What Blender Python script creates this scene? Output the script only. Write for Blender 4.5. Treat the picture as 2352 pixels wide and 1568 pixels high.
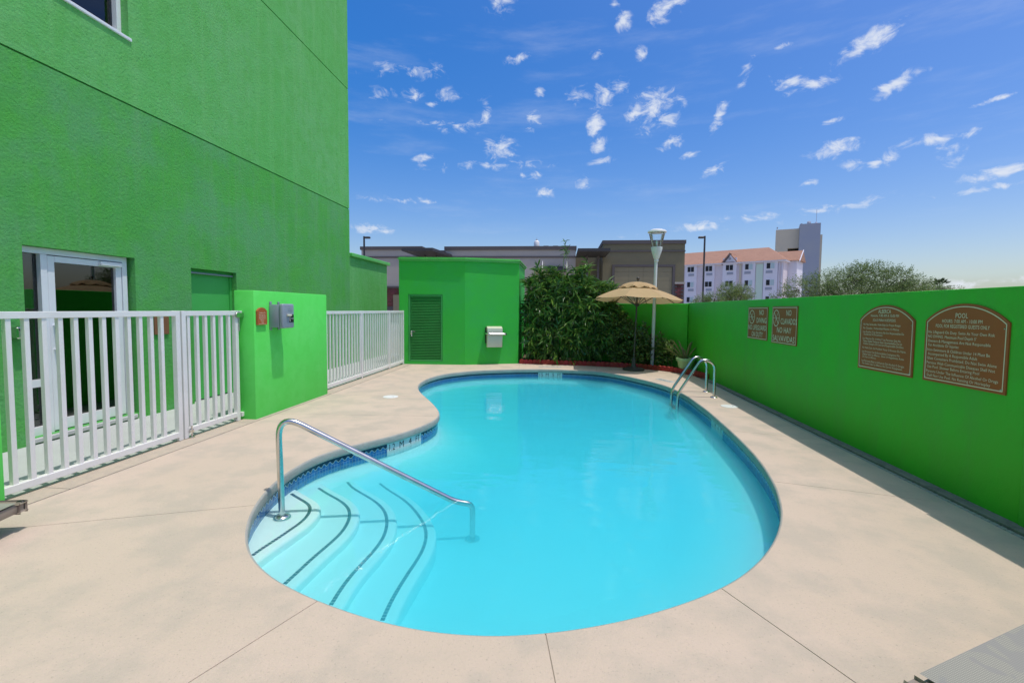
import bpy, bmesh, math, random
from mathutils import Vector, Matrix, geometry, noise
from math import sin, cos, pi, radians
scene = bpy.context.scene
for _o in list(bpy.data.objects):
    bpy.data.objects.remove(_o)
COL = scene.collection

# ---------------------------------------------------------------- camera
cam_d = bpy.data.cameras.new('camera'); cam = bpy.data.objects.new('camera', cam_d); COL.objects.link(cam)
cam_d.sensor_width = 36.0
cam_d.lens = 36.0*1075.0/2352.0
cam_d.shift_y = -12.5/2352.0
cam_d.clip_start = 0.05; cam_d.clip_end = 3000
cx = Vector((0.99447, 0.10455, 0.00958)); cdn = Vector((0.01548, -0.05573, -0.99833)); cf = Vector((-0.10384, 0.99296, -0.05704))
cam.matrix_world = Matrix(((cx.x, -cdn.x, -cf.x, 0), (cx.y, -cdn.y, -cf.y, 0), (cx.z, -cdn.z, -cf.z, 1.5), (0, 0, 0, 1)))
scene.camera = cam

# ---------------------------------------------------------------- world and sun
SUN = Vector((0.29, -0.085, 1.0)).normalized()
world = bpy.data.worlds.new('World'); scene.world = world; world.use_nodes = True
wn = world.node_tree; wn.nodes.clear()
def WN(t, **k):
    n = wn.nodes.new(t)
    for a, b in k.items(): setattr(n, a, b)
    return n
def WL(a, b): wn.links.new(a, b)
sky = WN('ShaderNodeTexSky', sky_type='NISHITA', sun_disc=False)
sky.sun_elevation = math.asin(SUN.z)
sky.sun_rotation = math.atan2(SUN.x, SUN.y)
sky.altitude = 300; sky.air_density = 1.0; sky.dust_density = 3.0; sky.ozone_density = 2.2
hs = WN('ShaderNodeHueSaturation'); hs.inputs['Saturation'].default_value = 1.58; hs.inputs['Hue'].default_value = 0.517; hs.inputs['Value'].default_value = 1.36
WL(sky.outputs[0], hs.inputs['Color'])
bg = WN('ShaderNodeBackground'); bg.inputs['Strength'].default_value = 0.15
gm = WN('ShaderNodeGamma'); gm.inputs['Gamma'].default_value = 0.81; WL(hs.outputs[0], gm.inputs['Color']); WL(gm.outputs[0], bg.inputs['Color'])
tc = WN('ShaderNodeTexCoord')
# clouds: (azimuth deg, elevation deg, half width deg, half height deg, tilt deg)
CLOUDS = [(-7.34, 32.26, 1.29, 0.8, 25), (11.46, 30.74, 1.53, 0.7, 25), (6.59, 30.02, 0.63, 0.63, 10), (13.79, 29.25, 0.39, 0.39, 20), (3.55, 27.34, 0.6, 0.42, 20), (8.6, 27.07, 0.47, 0.59, 20), (-5.4, 27.34, 1.09, 0.42, 10), (-2.97, 24.23, 0.44, 0.47, 0), (-15.63, 22.69, 0.69, 0.37, 0), (-9.18, 21.92, 0.57, 0.83, 0), (-3.44, 21.55, 0.96, 1.02, -20), (1.46, 23.7, 1.25, 0.87, 0), (4.48, 23.28, 1.24, 1.12, -10), (6.43, 24.11, 0.73, 0.79, 30), (3.7, 20.91, 0.7, 1.58, 0), (4.26, 18.53, 0.9, 1.09, 10), (10.51, 21.84, 1.83, 1.83, -10), (8.12, 21.77, 0.93, 0.8, 0), (-7.71, 18.4, 1.57, 0.92, 0), (-3.88, 15.7, 0.93, 0.33, 0), (2.38, 14.67, 0.73, 0.6, 0), (4.29, 17.02, 1.3, 0.46, 0), (12.33, 18.43, 0.99, 0.56, 20), (-2.12, 13.66, 0.94, 0.54, 0), (17.07, 20.29, 0.47, 1.25, -25), (19.87, 24.53, 0.5, 1.29, -25), (22.63, 25.57, 0.76, 0.27, 10), (23.8, 22.45, 1.32, 0.71, -10), (25.34, 21.78, 1.63, 0.43, 5), (30.77, 24.44, 1.74, 0.65, 15), (29.26, 23.72, 1.53, 0.56, 20), (32.04, 20.29, 1.52, 0.56, 25), (33.95, 20.93, 0.73, 0.24, 0), (35.69, 15.25, 1.99, 0.4, 3), (36.41, 13.93, 0.69, 0.89, 0), (27.79, 15.75, 1.66, 0.72, 15), (29.03, 14.12, 0.99, 0.55, 0), (32.33, 14.21, 0.47, 0.68, 0), (31.17, 13.91, 0.48, 0.37, 0), (16.95, 15.23, 1.11, 0.43, 15), (25.74, 18.43, 0.56, 0.22, 0), (27.91, 18.42, 0.76, 0.22, 10), (39.78, 11.76, 2.13, 0.43, 8), (39.0, 10.52, 2.41, 0.24, 3), (39.65, 17.51, 1.37, 0.16, 5), (28.73, 10.29, 3.65, 0.51, 8), (16.84, 9.69, 6.33, 0.38, 5), (-18.36, 25.66, 3.31, 0.72, 5), (-14.55, 20.82, 4.77, 0.64, 0), (-8.04, 16.7, 5.96, 0.46, 3), (-19.23, 12.45, 3.96, 0.33, 0), (-22.5, 9.06, 1.65, 0.46, 0), (-17.22, 23.47, 4.94, 0.62, 5), (25.72, 12.97, 1.03, 0.23, 0), (-16.57, 16.98, 0.98, 0.46, 15), (5.57, 31.72, 0.4, 0.4, 0), (18.18, 17.25, 0.48, 0.18, 0), (22.94, 18.24, 0.63, 0.2, -10), (14.22, 16.95, 0.74, 0.25, 10), (16.26, 9.26, 1.91, 0.32, 0)]
CLOUDS += [(37.5, 2.6, 1.5, 0.35, 3), (41.3, 2.9, 1.3, 0.35, 3)]
CLOUDS = [c for c in CLOUDS if c[2]*c[3] > 0.16]
def cloud_group(group):
    """closest cloud centre, measured in cloud half widths (every eighth waits for the chain: small node stack)"""
    acc = None; src = tc.outputs['Generated']
    for k, (az, el, sx, sy, rot) in enumerate(group):
        a, e = radians(az), radians(el)
        d = Vector((sin(a)*cos(e), cos(a)*cos(e), sin(e)))
        rt = Vector((cos(a), -sin(a), 0)); up = rt.cross(d)
        r = radians(rot); x = rt*cos(r)+up*sin(r); y = up*cos(r)-rt*sin(r)
        M = Matrix((x, y, x.cross(y))).transposed()
        mp = WN('ShaderNodeMapping', vector_type='TEXTURE')
        mp.inputs['Location'].default_value = d; mp.inputs['Rotation'].default_value = M.to_euler('XYZ')
        mp.inputs['Scale'].default_value = (radians(sx)*1.95, radians(sy)*1.95, 1.0)
        if k % 8 == 7:
            ch = WN('ShaderNodeVectorMath', operation='MULTIPLY_ADD'); WL(acc, ch.inputs[0]); ch.inputs[1].default_value = (1e-7, 0, 0)
            WL(tc.outputs['Generated'], ch.inputs[2]); src = ch.outputs[0]
        WL(src, mp.inputs['Vector'])
        ln = WN('ShaderNodeVectorMath', operation='LENGTH'); WL(mp.outputs[0], ln.inputs[0])
        if acc is None: acc = ln.outputs['Value']
        else:
            mx = WN('ShaderNodeMath', operation='MINIMUM'); WL(acc, mx.inputs[0]); WL(ln.outputs['Value'], mx.inputs[1]); acc = mx.outputs[0]
    return acc
_thin = [c for c in CLOUDS if c[2] > 3.2*c[3] and c[2] > 2.5]; _puff = [c for c in CLOUDS if c not in _thin]
_m1 = WN('ShaderNodeMath', operation='MULTIPLY_ADD'); WL(cloud_group(_puff), _m1.inputs[0]); _m1.inputs[1].default_value = -1.0; _m1.inputs[2].default_value = 1.0
_m2 = WN('ShaderNodeMath', operation='MULTIPLY_ADD'); WL(cloud_group(_thin), _m2.inputs[0]); _m2.inputs[1].default_value = -0.62; _m2.inputs[2].default_value = 0.62
# the same scattered small clouds go on round the rest of the sky
_vs = WN('ShaderNodeMapping'); _vs.inputs['Scale'].default_value = (7, 7, 11); WL(tc.outputs['Generated'], _vs.inputs['Vector'])
_vo = WN('ShaderNodeTexVoronoi'); _vo.inputs['Scale'].default_value = 1.0; _vo.inputs['Randomness'].default_value = 1.0; WL(_vs.outputs[0], _vo.inputs['Vector'])
_v1 = WN('ShaderNodeMath', operation='MULTIPLY_ADD'); WL(_vo.outputs['Distance'], _v1.inputs[0]); _v1.inputs[1].default_value = -3.2; _v1.inputs[2].default_value = 1.0
_dp = WN('ShaderNodeVectorMath', operation='DOT_PRODUCT'); WL(tc.outputs['Generated'], _dp.inputs[0]); _dp.inputs[1].default_value = (0, 1, 0)
_lt = WN('ShaderNodeMath', operation='LESS_THAN'); WL(_dp.outputs['Value'], _lt.inputs[0]); _lt.inputs[1].default_value = 0.55
_v2 = WN('ShaderNodeMath', operation='MULTIPLY'); WL(_v1.outputs[0], _v2.inputs[0]); WL(_lt.outputs[0], _v2.inputs[1])
_m3 = WN('ShaderNodeMath', operation='MAXIMUM'); WL(_m1.outputs[0], _m3.inputs[0]); WL(_m2.outputs[0], _m3.inputs[1])
acc = WN('ShaderNodeMath', operation='MAXIMUM'); WL(_m3.outputs[0], acc.inputs[0]); WL(_v2.outputs[0], acc.inputs[1])
sm = WN('ShaderNodeMapping'); sm.inputs['Scale'].default_value = (1.0, 1.0, 1.6); WL(tc.outputs['Generated'], sm.inputs['Vector'])
nz = WN('ShaderNodeTexNoise'); nz.inputs['Scale'].default_value = 31; nz.inputs['Detail'].default_value = 8; nz.inputs['Roughness'].default_value = 0.64; nz.inputs['Distortion'].default_value = 0.6
WL(sm.outputs[0], nz.inputs['Vector'])
c1 = WN('ShaderNodeMath', operation='MAXIMUM'); WL(acc.outputs[0], c1.inputs[0]); c1.inputs[1].default_value = 0.0
c2 = WN('ShaderNodeMath', operation='MULTIPLY_ADD'); WL(nz.outputs['Fac'], c2.inputs[0]); c2.inputs[1].default_value = 3.6; c2.inputs[2].default_value = -2.12
c3 = WN('ShaderNodeMath', operation='ADD'); WL(c2.outputs[0], c3.inputs[0])
cm = WN('ShaderNodeMath', operation='MULTIPLY'); WL(c1.outputs[0], cm.inputs[0]); cm.inputs[1].default_value = 1.12; WL(cm.outputs[0], c3.inputs[1])
c4 = WN('ShaderNodeMapRange', interpolation_type='SMOOTHSTEP'); WL(c3.outputs[0], c4.inputs['Value'])
c4.inputs['From Min'].default_value = 0.0; c4.inputs['From Max'].default_value = 1.15; c4.inputs['To Min'].default_value = 0; c4.inputs['To Max'].default_value = 0.86
c5 = WN('ShaderNodeMath', operation='MULTIPLY'); WL(c4.outputs[0], c5.inputs[0])
c6 = WN('ShaderNodeMapRange'); WL(c1.outputs[0], c6.inputs['Value']); c6.inputs['From Max'].default_value = 0.3
WL(c6.outputs[0], c5.inputs[1])
# thin high veil, uneven
n2 = WN('ShaderNodeTexNoise'); n2.inputs['Scale'].default_value = 5; n2.inputs['Detail'].default_value = 7; n2.inputs['Roughness'].default_value = 0.6
sm2 = WN('ShaderNodeMapping'); sm2.inputs['Scale'].default_value = (0.8, 0.8, 4.5); WL(tc.outputs['Generated'], sm2.inputs['Vector']); WL(sm2.outputs[0], n2.inputs['Vector'])
v1 = WN('ShaderNodeMapRange', interpolation_type='SMOOTHSTEP'); WL(n2.outputs['Fac'], v1.inputs['Value']); v1.inputs['From Min'].default_value = 0.5; v1.inputs['From Max'].default_value = 0.8; v1.inputs['To Max'].default_value = 0.15
v2 = WN('ShaderNodeMath', operation='MAXIMUM'); WL(v1.outputs[0], v2.inputs[0]); WL(c5.outputs[0], v2.inputs[1])
bgc = WN('ShaderNodeBackground'); bgc.inputs['Color'].default_value = (0.86, 0.91, 1.0, 1); bgc.inputs['Strength'].default_value = 0.74
wm = WN('ShaderNodeMixShader'); WL(v2.outputs[0], wm.inputs[0]); WL(bg.outputs[0], wm.inputs[1]); WL(bgc.outputs[0], wm.inputs[2])
wo = WN('ShaderNodeOutputWorld'); WL(wm.outputs[0], wo.inputs['Surface'])

sun_d = bpy.data.lights.new('sun', 'SUN'); sun_d.energy = 2.3; sun_d.angle = radians(0.53); sun_d.color = (1.0, 0.95, 0.87)
sun = bpy.data.objects.new('sun', sun_d); COL.objects.link(sun); sun.location = (0, 0, 40)
sun.rotation_euler = SUN.to_track_quat('Z', 'Y').to_euler()

scene.view_settings.view_transform = 'Standard'
try: scene.view_settings.look = 'None'
except Exception: pass
scene.view_settings.exposure = 0.3; scene.view_settings.gamma = 1.0; scene.view_settings.use_curve_mapping = False
scene.render.engine = 'CYCLES'
scene.cycles.max_bounces = 8; scene.cycles.transparent_max_bounces = 16; scene.cycles.diffuse_bounces = 4
scene.cycles.volume_bounces = 4; scene.cycles.caustics_reflective = False; scene.cycles.caustics_refractive = False
scene.render.resolution_x = 1024; scene.render.resolution_y = 682

# ---------------------------------------------------------------- materials
MATS = {}
def mat(name, col, rough=0.6, metal=0.0, var=None, bump=None, var2=None, streak=None, spec=0.5, speck=None, trans=None, rnd=0.0, coat=0.0):
    """col base; var=(scale, colour, amount) mottling; bump=(scale, strength, dist); streak=(colour, amount); speck=(scale, colour, amount)"""
    if name in MATS: return MATS[name]
    m = bpy.data.materials.new(name); m.use_nodes = True; nt = m.node_tree; N = nt.nodes; Lk = nt.links.new
    bs = N['Principled BSDF']; bs.inputs['Roughness'].default_value = rough; bs.inputs['Metallic'].default_value = metal
    bs.inputs['Specular IOR Level'].default_value = spec
    if coat: bs.inputs['Coat Weight'].default_value = coat; bs.inputs['Coat Roughness'].default_value = 0.1
    rgb = N.new('ShaderNodeRGB'); rgb.outputs[0].default_value = (*col, 1); cur = rgb.outputs[0]
    geo = N.new('ShaderNodeNewGeometry')
    def mixc(fac, c2):
        nonlocal cur
        mx = N.new('ShaderNodeMix'); mx.data_type = 'RGBA'
        Lk(fac, mx.inputs['Factor']); Lk(cur, mx.inputs['A'])
        if isinstance(c2, tuple): mx.inputs['B'].default_value = (*c2, 1)
        else: Lk(c2, mx.inputs['B'])
        cur = mx.outputs['Result']
    def noise_fac(scale, lo, hi, amt, detail=6, vec=None, rough_=0.6):
        nn = N.new('ShaderNodeTexNoise'); nn.inputs['Scale'].default_value = scale; nn.inputs['Detail'].default_value = detail; nn.inputs['Roughness'].default_value = rough_
        Lk(vec if vec else geo.outputs['Position'], nn.inputs['Vector'])
        mr = N.new('ShaderNodeMapRange'); mr.interpolation_type = 'SMOOTHSTEP'; Lk(nn.outputs['Fac'], mr.inputs['Value'])
        mr.inputs['From Min'].default_value = lo; mr.inputs['From Max'].default_value = hi; mr.inputs['To Max'].default_value = amt
        return mr.outputs[0]
    if var: mixc(noise_fac(var[0], 0.38, 0.66, var[2]), var[1])
    if var2: mixc(noise_fac(var2[0], 0.42, 0.64, var2[2], 8), var2[1])
    if streak:
        mp = N.new('ShaderNodeMapping'); mp.inputs['Scale'].default_value = (5, 5, 0.35); Lk(geo.outputs['Position'], mp.inputs['Vector'])
        mixc(noise_fac(1.0, 0.45, 0.72, streak[1], 6, mp.outputs[0]), streak[0])
    if speck: mixc(noise_fac(speck[0], 0.60, 0.70, speck[2], 3), speck[1])
    if rnd:
        oi = N.new('ShaderNodeObjectInfo')
        ad = N.new('ShaderNodeMath'); ad.operation = 'ADD'; Lk(oi.outputs['Random'], ad.inputs[0]); Lk(geo.outputs['Random Per Island'], ad.inputs[1])
        fr = N.new('ShaderNodeMath'); fr.operation = 'FRACT'; Lk(ad.outputs[0], fr.inputs[0])
        h = N.new('ShaderNodeHueSaturation'); Lk(cur, h.inputs['Color'])
        mr = N.new('ShaderNodeMapRange'); Lk(fr.outputs[0], mr.inputs['Value']); mr.inputs['To Min'].default_value = 1-rnd; mr.inputs['To Max'].default_value = 1+rnd
        Lk(mr.outputs[0], h.inputs['Value'])
        mh = N.new('ShaderNodeMapRange'); Lk(fr.outputs[0], mh.inputs['Value']); mh.inputs['To Min'].default_value = 0.5+0.05*rnd; mh.inputs['To Max'].default_value = 0.5-0.05*rnd
        Lk(mh.outputs[0], h.inputs['Hue'])
        cur = h.outputs[0]
    Lk(cur, bs.inputs['Base Color'])
    if bump:
        bl = bump if isinstance(bump, list) else [bump]
        prev = None
        for sc, st, di in bl:
            nn = N.new('ShaderNodeTexNoise'); nn.inputs['Scale'].default_value = sc; nn.inputs['Detail'].default_value = 5; nn.inputs['Roughness'].default_value = 0.65
            Lk(geo.outputs['Position'], nn.inputs['Vector'])
            bp = N.new('ShaderNodeBump'); bp.inputs['Strength'].default_value = st; bp.inputs['Distance'].default_value = di
            Lk(nn.outputs['Fac'], bp.inputs['Height'])
            if prev: Lk(prev, bp.inputs['Normal'])
            prev = bp.outputs[0]
        Lk(prev, bs.inputs['Normal'])
    if trans:
        tr = N.new('ShaderNodeBsdfTranslucent'); Lk(cur, tr.inputs['Color'])
        mx = N.new('ShaderNodeMixShader'); mx.inputs[0].default_value = trans
        Lk(bs.outputs[0], mx.inputs[1]); Lk(tr.outputs[0], mx.inputs[2]); Lk(mx.outputs[0], N['Material Output'].inputs['Surface'])
    MATS[name] = m
    return m
def glass_mat(name, tint=(1, 1, 1), ior=1.5, rough=0.0, bumps=None, volume=None, boost=1.0):
    m = bpy.data.materials.new(name); m.use_nodes = True; nt = m.node_tree; N = nt.nodes; Lk = nt.links.new; N.clear()
    out = N.new('ShaderNodeOutputMaterial'); tr = N.new('ShaderNodeBsdfTransparent'); tr.inputs['Color'].default_value = (*tint, 1)
    gl = N.new('ShaderNodeBsdfGlossy'); gl.inputs['Roughness'].default_value = rough
    fr = N.new('ShaderNodeFresnel'); fr.inputs['IOR'].default_value = ior
    mx = N.new('ShaderNodeMixShader')
    if boost != 1.0:
        mu = N.new('ShaderNodeMath'); mu.operation = 'MULTIPLY'; mu.use_clamp = True; mu.inputs[1].default_value = boost; Lk(fr.outputs[0], mu.inputs[0]); Lk(mu.outputs[0], mx.inputs[0])
    else: Lk(fr.outputs[0], mx.inputs[0])
    Lk(tr.outputs[0], mx.inputs[1]); Lk(gl.outputs[0], mx.inputs[2]); Lk(mx.outputs[0], out.inputs['Surface'])
    if bumps:
        geo = N.new('ShaderNodeNewGeometry'); prev = None
        for vecscale, sc, st, di in bumps:
            mp = N.new('ShaderNodeMapping'); mp.inputs['Scale'].default_value = vecscale; Lk(geo.outputs['Position'], mp.inputs['Vector'])
            nn = N.new('ShaderNodeTexNoise'); nn.inputs['Scale'].default_value = sc; nn.inputs['Detail'].default_value = 2; Lk(mp.outputs[0], nn.inputs['Vector'])
            b = N.new('ShaderNodeBump'); b.inputs['Strength'].default_value = st; b.inputs['Distance'].default_value = di; Lk(nn.outputs['Fac'], b.inputs['Height'])
            if prev: Lk(prev, b.inputs['Normal'])
            prev = b.outputs[0]
        Lk(prev, gl.inputs['Normal']); Lk(prev, fr.inputs['Normal'])
    if volume:
        va = N.new('ShaderNodeVolumeAbsorption'); va.inputs['Color'].default_value = (*volume[0], 1); va.inputs['Density'].default_value = volume[1]
        if len(volume) > 2:
            vs_ = N.new('ShaderNodeVolumeScatter'); vs_.inputs['Color'].default_value = (*volume[2], 1); vs_.inputs['Density'].default_value = volume[3]; vs_.inputs['Anisotropy'].default_value = 0.0
            ad = N.new('ShaderNodeAddShader'); Lk(va.outputs[0], ad.inputs[0]); Lk(vs_.outputs[0], ad.inputs[1]); Lk(ad.outputs[0], out.inputs['Volume'])
        else: Lk(va.outputs[0], out.inputs['Volume'])
    MATS[name] = m
    return m

STUCCO_B = [(6, 0.3, 0.025), (32, 0.7, 0.016), (110, 0.5, 0.006)]
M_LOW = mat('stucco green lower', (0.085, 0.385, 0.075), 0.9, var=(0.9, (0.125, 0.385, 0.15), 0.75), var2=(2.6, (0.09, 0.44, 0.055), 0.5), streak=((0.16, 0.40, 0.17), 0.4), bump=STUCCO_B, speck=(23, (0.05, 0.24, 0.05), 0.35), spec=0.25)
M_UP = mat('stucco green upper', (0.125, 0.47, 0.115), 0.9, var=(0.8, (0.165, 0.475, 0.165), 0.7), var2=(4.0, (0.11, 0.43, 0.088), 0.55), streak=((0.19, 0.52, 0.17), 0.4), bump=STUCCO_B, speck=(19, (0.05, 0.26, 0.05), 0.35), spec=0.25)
M_GROOVE = mat('groove paint', (0.03, 0.2, 0.04), 0.9)
M_PIL = mat('pillar green', (0.115, 0.76, 0.115), 0.7, var=(1.6, (0.15, 0.78, 0.15), 0.7), var2=(5, (0.10, 0.70, 0.09), 0.4), bump=[(30, 0.12, 0.006), (120, 0.2, 0.003)], spec=0.3)
M_WALL = mat('garden wall green', (0.065, 0.50, 0.026), 0.6, var=(0.7, (0.075, 0.44, 0.04), 0.7), var2=(3.5, (0.055, 0.55, 0.028), 0.5), streak=((0.085, 0.42, 0.05), 0.45), bump=[(5, 0.12, 0.02), (24, 0.2, 0.006), (90, 0.3, 0.004)], spec=0.35)
M_SHED = mat('shed green', (0.04, 0.47, 0.05), 0.62, var=(1.1, (0.042, 0.45, 0.08), 0.7), var2=(4.5, (0.04, 0.52, 0.04), 0.35), bump=[(9, 0.08, 0.01), (90, 0.18, 0.003)], spec=0.35)
M_CAP = mat('cap flashing green', (0.10, 0.50, 0.09), 0.45, var=(3, (0.16, 0.55, 0.12), 0.6))
M_GDOOR = mat('green steel door', (0.06, 0.44, 0.08), 0.5, var=(2, (0.07, 0.46, 0.10), 0.6))
M_LOUV = mat('green louvre paint', (0.045, 0.36, 0.08), 0.45, var=(3, (0.045, 0.31, 0.07), 0.6))
M_DECK = mat('concrete deck', (0.565, 0.455, 0.36), 0.88, var=(0.55, (0.605, 0.48, 0.39), 0.9), var2=(2.3, (0.475, 0.405, 0.33), 0.8), speck=(70, (0.30, 0.26, 0.205), 0.45), bump=[(14, 0.2, 0.008), (75, 0.6, 0.006)], spec=0.3)
M_STRIP = mat('concrete strip', (0.45, 0.38, 0.30), 0.88, var=(1.5, (0.45, 0.39, 0.31), 0.8), var2=(9, (0.55, 0.45, 0.34), 0.5), speck=(45, (0.28, 0.22, 0.16), 0.45), bump=[(30, 0.4, 0.006), (120, 0.4, 0.004)])
M_WALK = mat('pale walkway concrete', (0.45, 0.47, 0.46), 0.85, var=(1.2, (0.50, 0.52, 0.51), 0.8), speck=(60, (0.3, 0.3, 0.29), 0.3), bump=[(90, 0.3, 0.003)])
M_JOINT = mat('joint dirt', (0.34, 0.28, 0.22), 0.95, var=(9, (0.30, 0.25, 0.2), 0.8))
M_FOOT = mat('dirty footing', (0.26, 0.235, 0.20), 0.92, var=(6, (0.18, 0.165, 0.14), 0.9), var2=(20, (0.33, 0.28, 0.22), 0.5), bump=(40, 0.6, 0.008))
M_COPE = mat('coping face', (0.40, 0.385, 0.345), 0.9, var=(5, (0.33, 0.33, 0.30), 0.8), speck=(50, (0.22, 0.22, 0.2), 0.4), bump=[(40, 0.6, 0.01), (130, 0.5, 0.005)])
M_PLASTER = mat('pool plaster', (0.66, 0.81, 0.82), 0.7, var=(1.3, (0.60, 0.78, 0.80), 0.7), bump=[(3, 0.08, 0.02)], spec=0.2)
M_STEPTILE = mat('navy step tile', (0.016, 0.045, 0.10), 0.25, rnd=0.4)
M_WTILE = mat('white marker tile', (0.62, 0.68, 0.68), 0.25)
M_BLACK = mat('black lettering', (0.012, 0.012, 0.012), 0.5)
M_CREAM = mat('cream lettering', (0.80, 0.70, 0.50), 0.55)
M_SIGN = mat('brown sign', (0.41, 0.115, 0.036), 0.8, var=(3, (0.38, 0.105, 0.034), 0.8), bump=(200, 0.1, 0.002), spec=0.3)
M_WHITE = mat('white paint', (0.80, 0.79, 0.77), 0.4, var=(3, (0.74, 0.73, 0.70), 0.7), speck=(35, (0.5, 0.5, 0.48), 0.15), bump=(60, 0.05, 0.002))
M_FRAME = mat('white aluminium', (0.78, 0.80, 0.83), 0.3, var=(4, (0.72, 0.74, 0.77), 0.5))
M_CHROME = mat('stainless steel', (0.66, 0.66, 0.64), 0.21, 1.0, var=(6, (0.50, 0.49, 0.45), 0.6), bump=(50, 0.03, 0.002))
M_GREY = mat('grey plastic', (0.27, 0.31, 0.36), 0.4, var=(8, (0.24, 0.28, 0.33), 0.6))
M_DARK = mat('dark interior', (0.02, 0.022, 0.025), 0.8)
M_CREAMBOX = mat('cream enamel', (0.66, 0.65, 0.50), 0.35, var=(4, (0.60, 0.58, 0.45), 0.5))
M_RED = mat('red edging paint', (0.30, 0.016, 0.014), 0.6, var=(6, (0.22, 0.012, 0.012), 0.8), var2=(14, (0.36, 0.035, 0.025), 0.5), bump=(50, 0.3, 0.004), rnd=0.15)
M_SOIL = mat('bed soil', (0.17, 0.115, 0.07), 0.95, var=(5, (0.09, 0.06, 0.04), 0.9), bump=[(25, 0.8, 0.03)])
M_CANVAS = mat('tan canvas', (0.56, 0.39, 0.19), 0.85, var=(6, (0.60, 0.42, 0.215), 0.6), bump=(240, 0.2, 0.002), trans=0.28)
M_BRONZE = mat('bronze pole', (0.085, 0.072, 0.058), 0.45, metal=0.5)
M_UBASE = mat('dark umbrella base', (0.045, 0.048, 0.042), 0.6, var=(7, (0.07, 0.07, 0.06), 0.6))
M_LAMPW = mat('white lamp post', (0.70, 0.73, 0.70), 0.4, streak=((0.55, 0.55, 0.48), 0.5))
M_GLASS = glass_mat('clear glass', (0.95, 0.97, 0.97), 1.5)
M_DGLASS = glass_mat('door glass', (0.28, 0.33, 0.34), 1.55, boost=2.2)
M_WGLASS = glass_mat('window glass', (0.66, 0.80, 0.84), 1.55, boost=1.6)
M_WATER = glass_mat('pool water', (1, 1, 1), 1.33, 0.0, bumps=[((1, 2.2, 1), 1.6, 0.13, 0.05), ((1, 2.6, 1), 7, 0.05, 0.02)], volume=((0.0, 0.885, 0.955), 2.4, (0.35, 0.94, 1.0), 1.2))
M_LEAF = mat('bamboo leaf', (0.11, 0.235, 0.04), 0.36, rnd=0.6, trans=0.28, spec=0.6)
M_LEAF2 = mat('shrub leaf', (0.13, 0.22, 0.05), 0.28, rnd=0.6, trans=0.25, spec=0.8)
M_MESQ = mat('mesquite leaf', (0.17, 0.25, 0.075), 0.6, rnd=0.45, trans=0.3)
M_PALO = mat('palo verde leaf', (0.20, 0.28, 0.08), 0.6, rnd=0.45, trans=0.3)
M_YEL = mat('yellow green leaf', (0.33, 0.32, 0.12), 0.6, rnd=0.4, trans=0.3)
M_PALM = mat('palm leaf', (0.055, 0.10, 0.03), 0.5, rnd=0.4)
M_BARK = mat('bark', (0.085, 0.065, 0.045), 0.9, bump=(30, 0.6, 0.02))
M_CANE = mat('bamboo cane', (0.16, 0.22, 0.06), 0.5)
M_POT = mat('pale green pot', (0.36, 0.55, 0.27), 0.5, var=(5, (0.30, 0.47, 0.25), 0.6))
M_AGAVE = mat('snake plant leaf', (0.10, 0.13, 0.04), 0.4, var=(9, (0.28, 0.22, 0.08), 0.9), trans=0.15)
M_TAUPE = mat('taupe frame', (0.30, 0.25, 0.20), 0.45, var=(5, (0.27, 0.22, 0.18), 0.6))
M_STUC1 = mat('store greige', (0.45, 0.41, 0.365), 0.85, var=(0.5, (0.41, 0.375, 0.34), 0.7), bump=(20, 0.1, 0.01))
M_STUC2 = mat('store olive', (0.205, 0.18, 0.105), 0.85, var=(0.5, (0.18, 0.16, 0.10), 0.7), bump=(20, 0.1, 0.01))
M_STUC3 = mat('store panel tan', (0.27, 0.235, 0.145), 0.85, var=(0.6, (0.25, 0.22, 0.14), 0.7))
M_TRIM = mat('store dark trim', (0.115, 0.10, 0.098), 0.8, var=(1, (0.10, 0.09, 0.09), 0.6))
M_CANOPY = mat('canopy metal', (0.045, 0.043, 0.045), 0.5)
M_BRICK = mat('dark red brick', (0.14, 0.045, 0.04), 0.85, rnd=0.35, var=(3, (0.11, 0.04, 0.035), 0.7))
M_INN = mat('inn stucco', (0.74, 0.66, 0.68), 0.8, var=(0.6, (0.70, 0.62, 0.64), 0.6))
M_INNW = mat('inn white bay', (0.80, 0.77, 0.82), 0.8, var=(0.6, (0.77, 0.74, 0.79), 0.6))
M_ROOF = mat('terracotta shingles', (0.37, 0.20, 0.13), 0.85, var=(0.9, (0.32, 0.17, 0.11), 0.8), var2=(6, (0.41, 0.235, 0.16), 0.5), bump=(9, 0.3, 0.05))
M_INNGR = mat('inn pale green panel', (0.62, 0.75, 0.62), 0.7)
M_GRILLE = mat('grey grille', (0.36, 0.38, 0.44), 0.6)
M_TWT = mat('tower tan', (0.60, 0.54, 0.41), 0.8, var=(0.2, (0.57, 0.51, 0.39), 0.6))
M_TWB = mat('tower blue grey', (0.36, 0.385, 0.43), 0.75, var=(0.2, (0.32, 0.355, 0.44), 0.6))
M_GROUND = mat('street ground', (0.40, 0.36, 0.30), 0.95, var=(0.2, (0.34, 0.31, 0.26), 0.8))
M_TEAL = mat('teal push bar', (0.12, 0.40, 0.36), 0.4)
M_CURT = mat('window curtain', (0.50, 0.62, 0.62), 0.9)
M_TERRA = mat('terracotta plaque', (0.24, 0.10, 0.05), 0.6)

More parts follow.
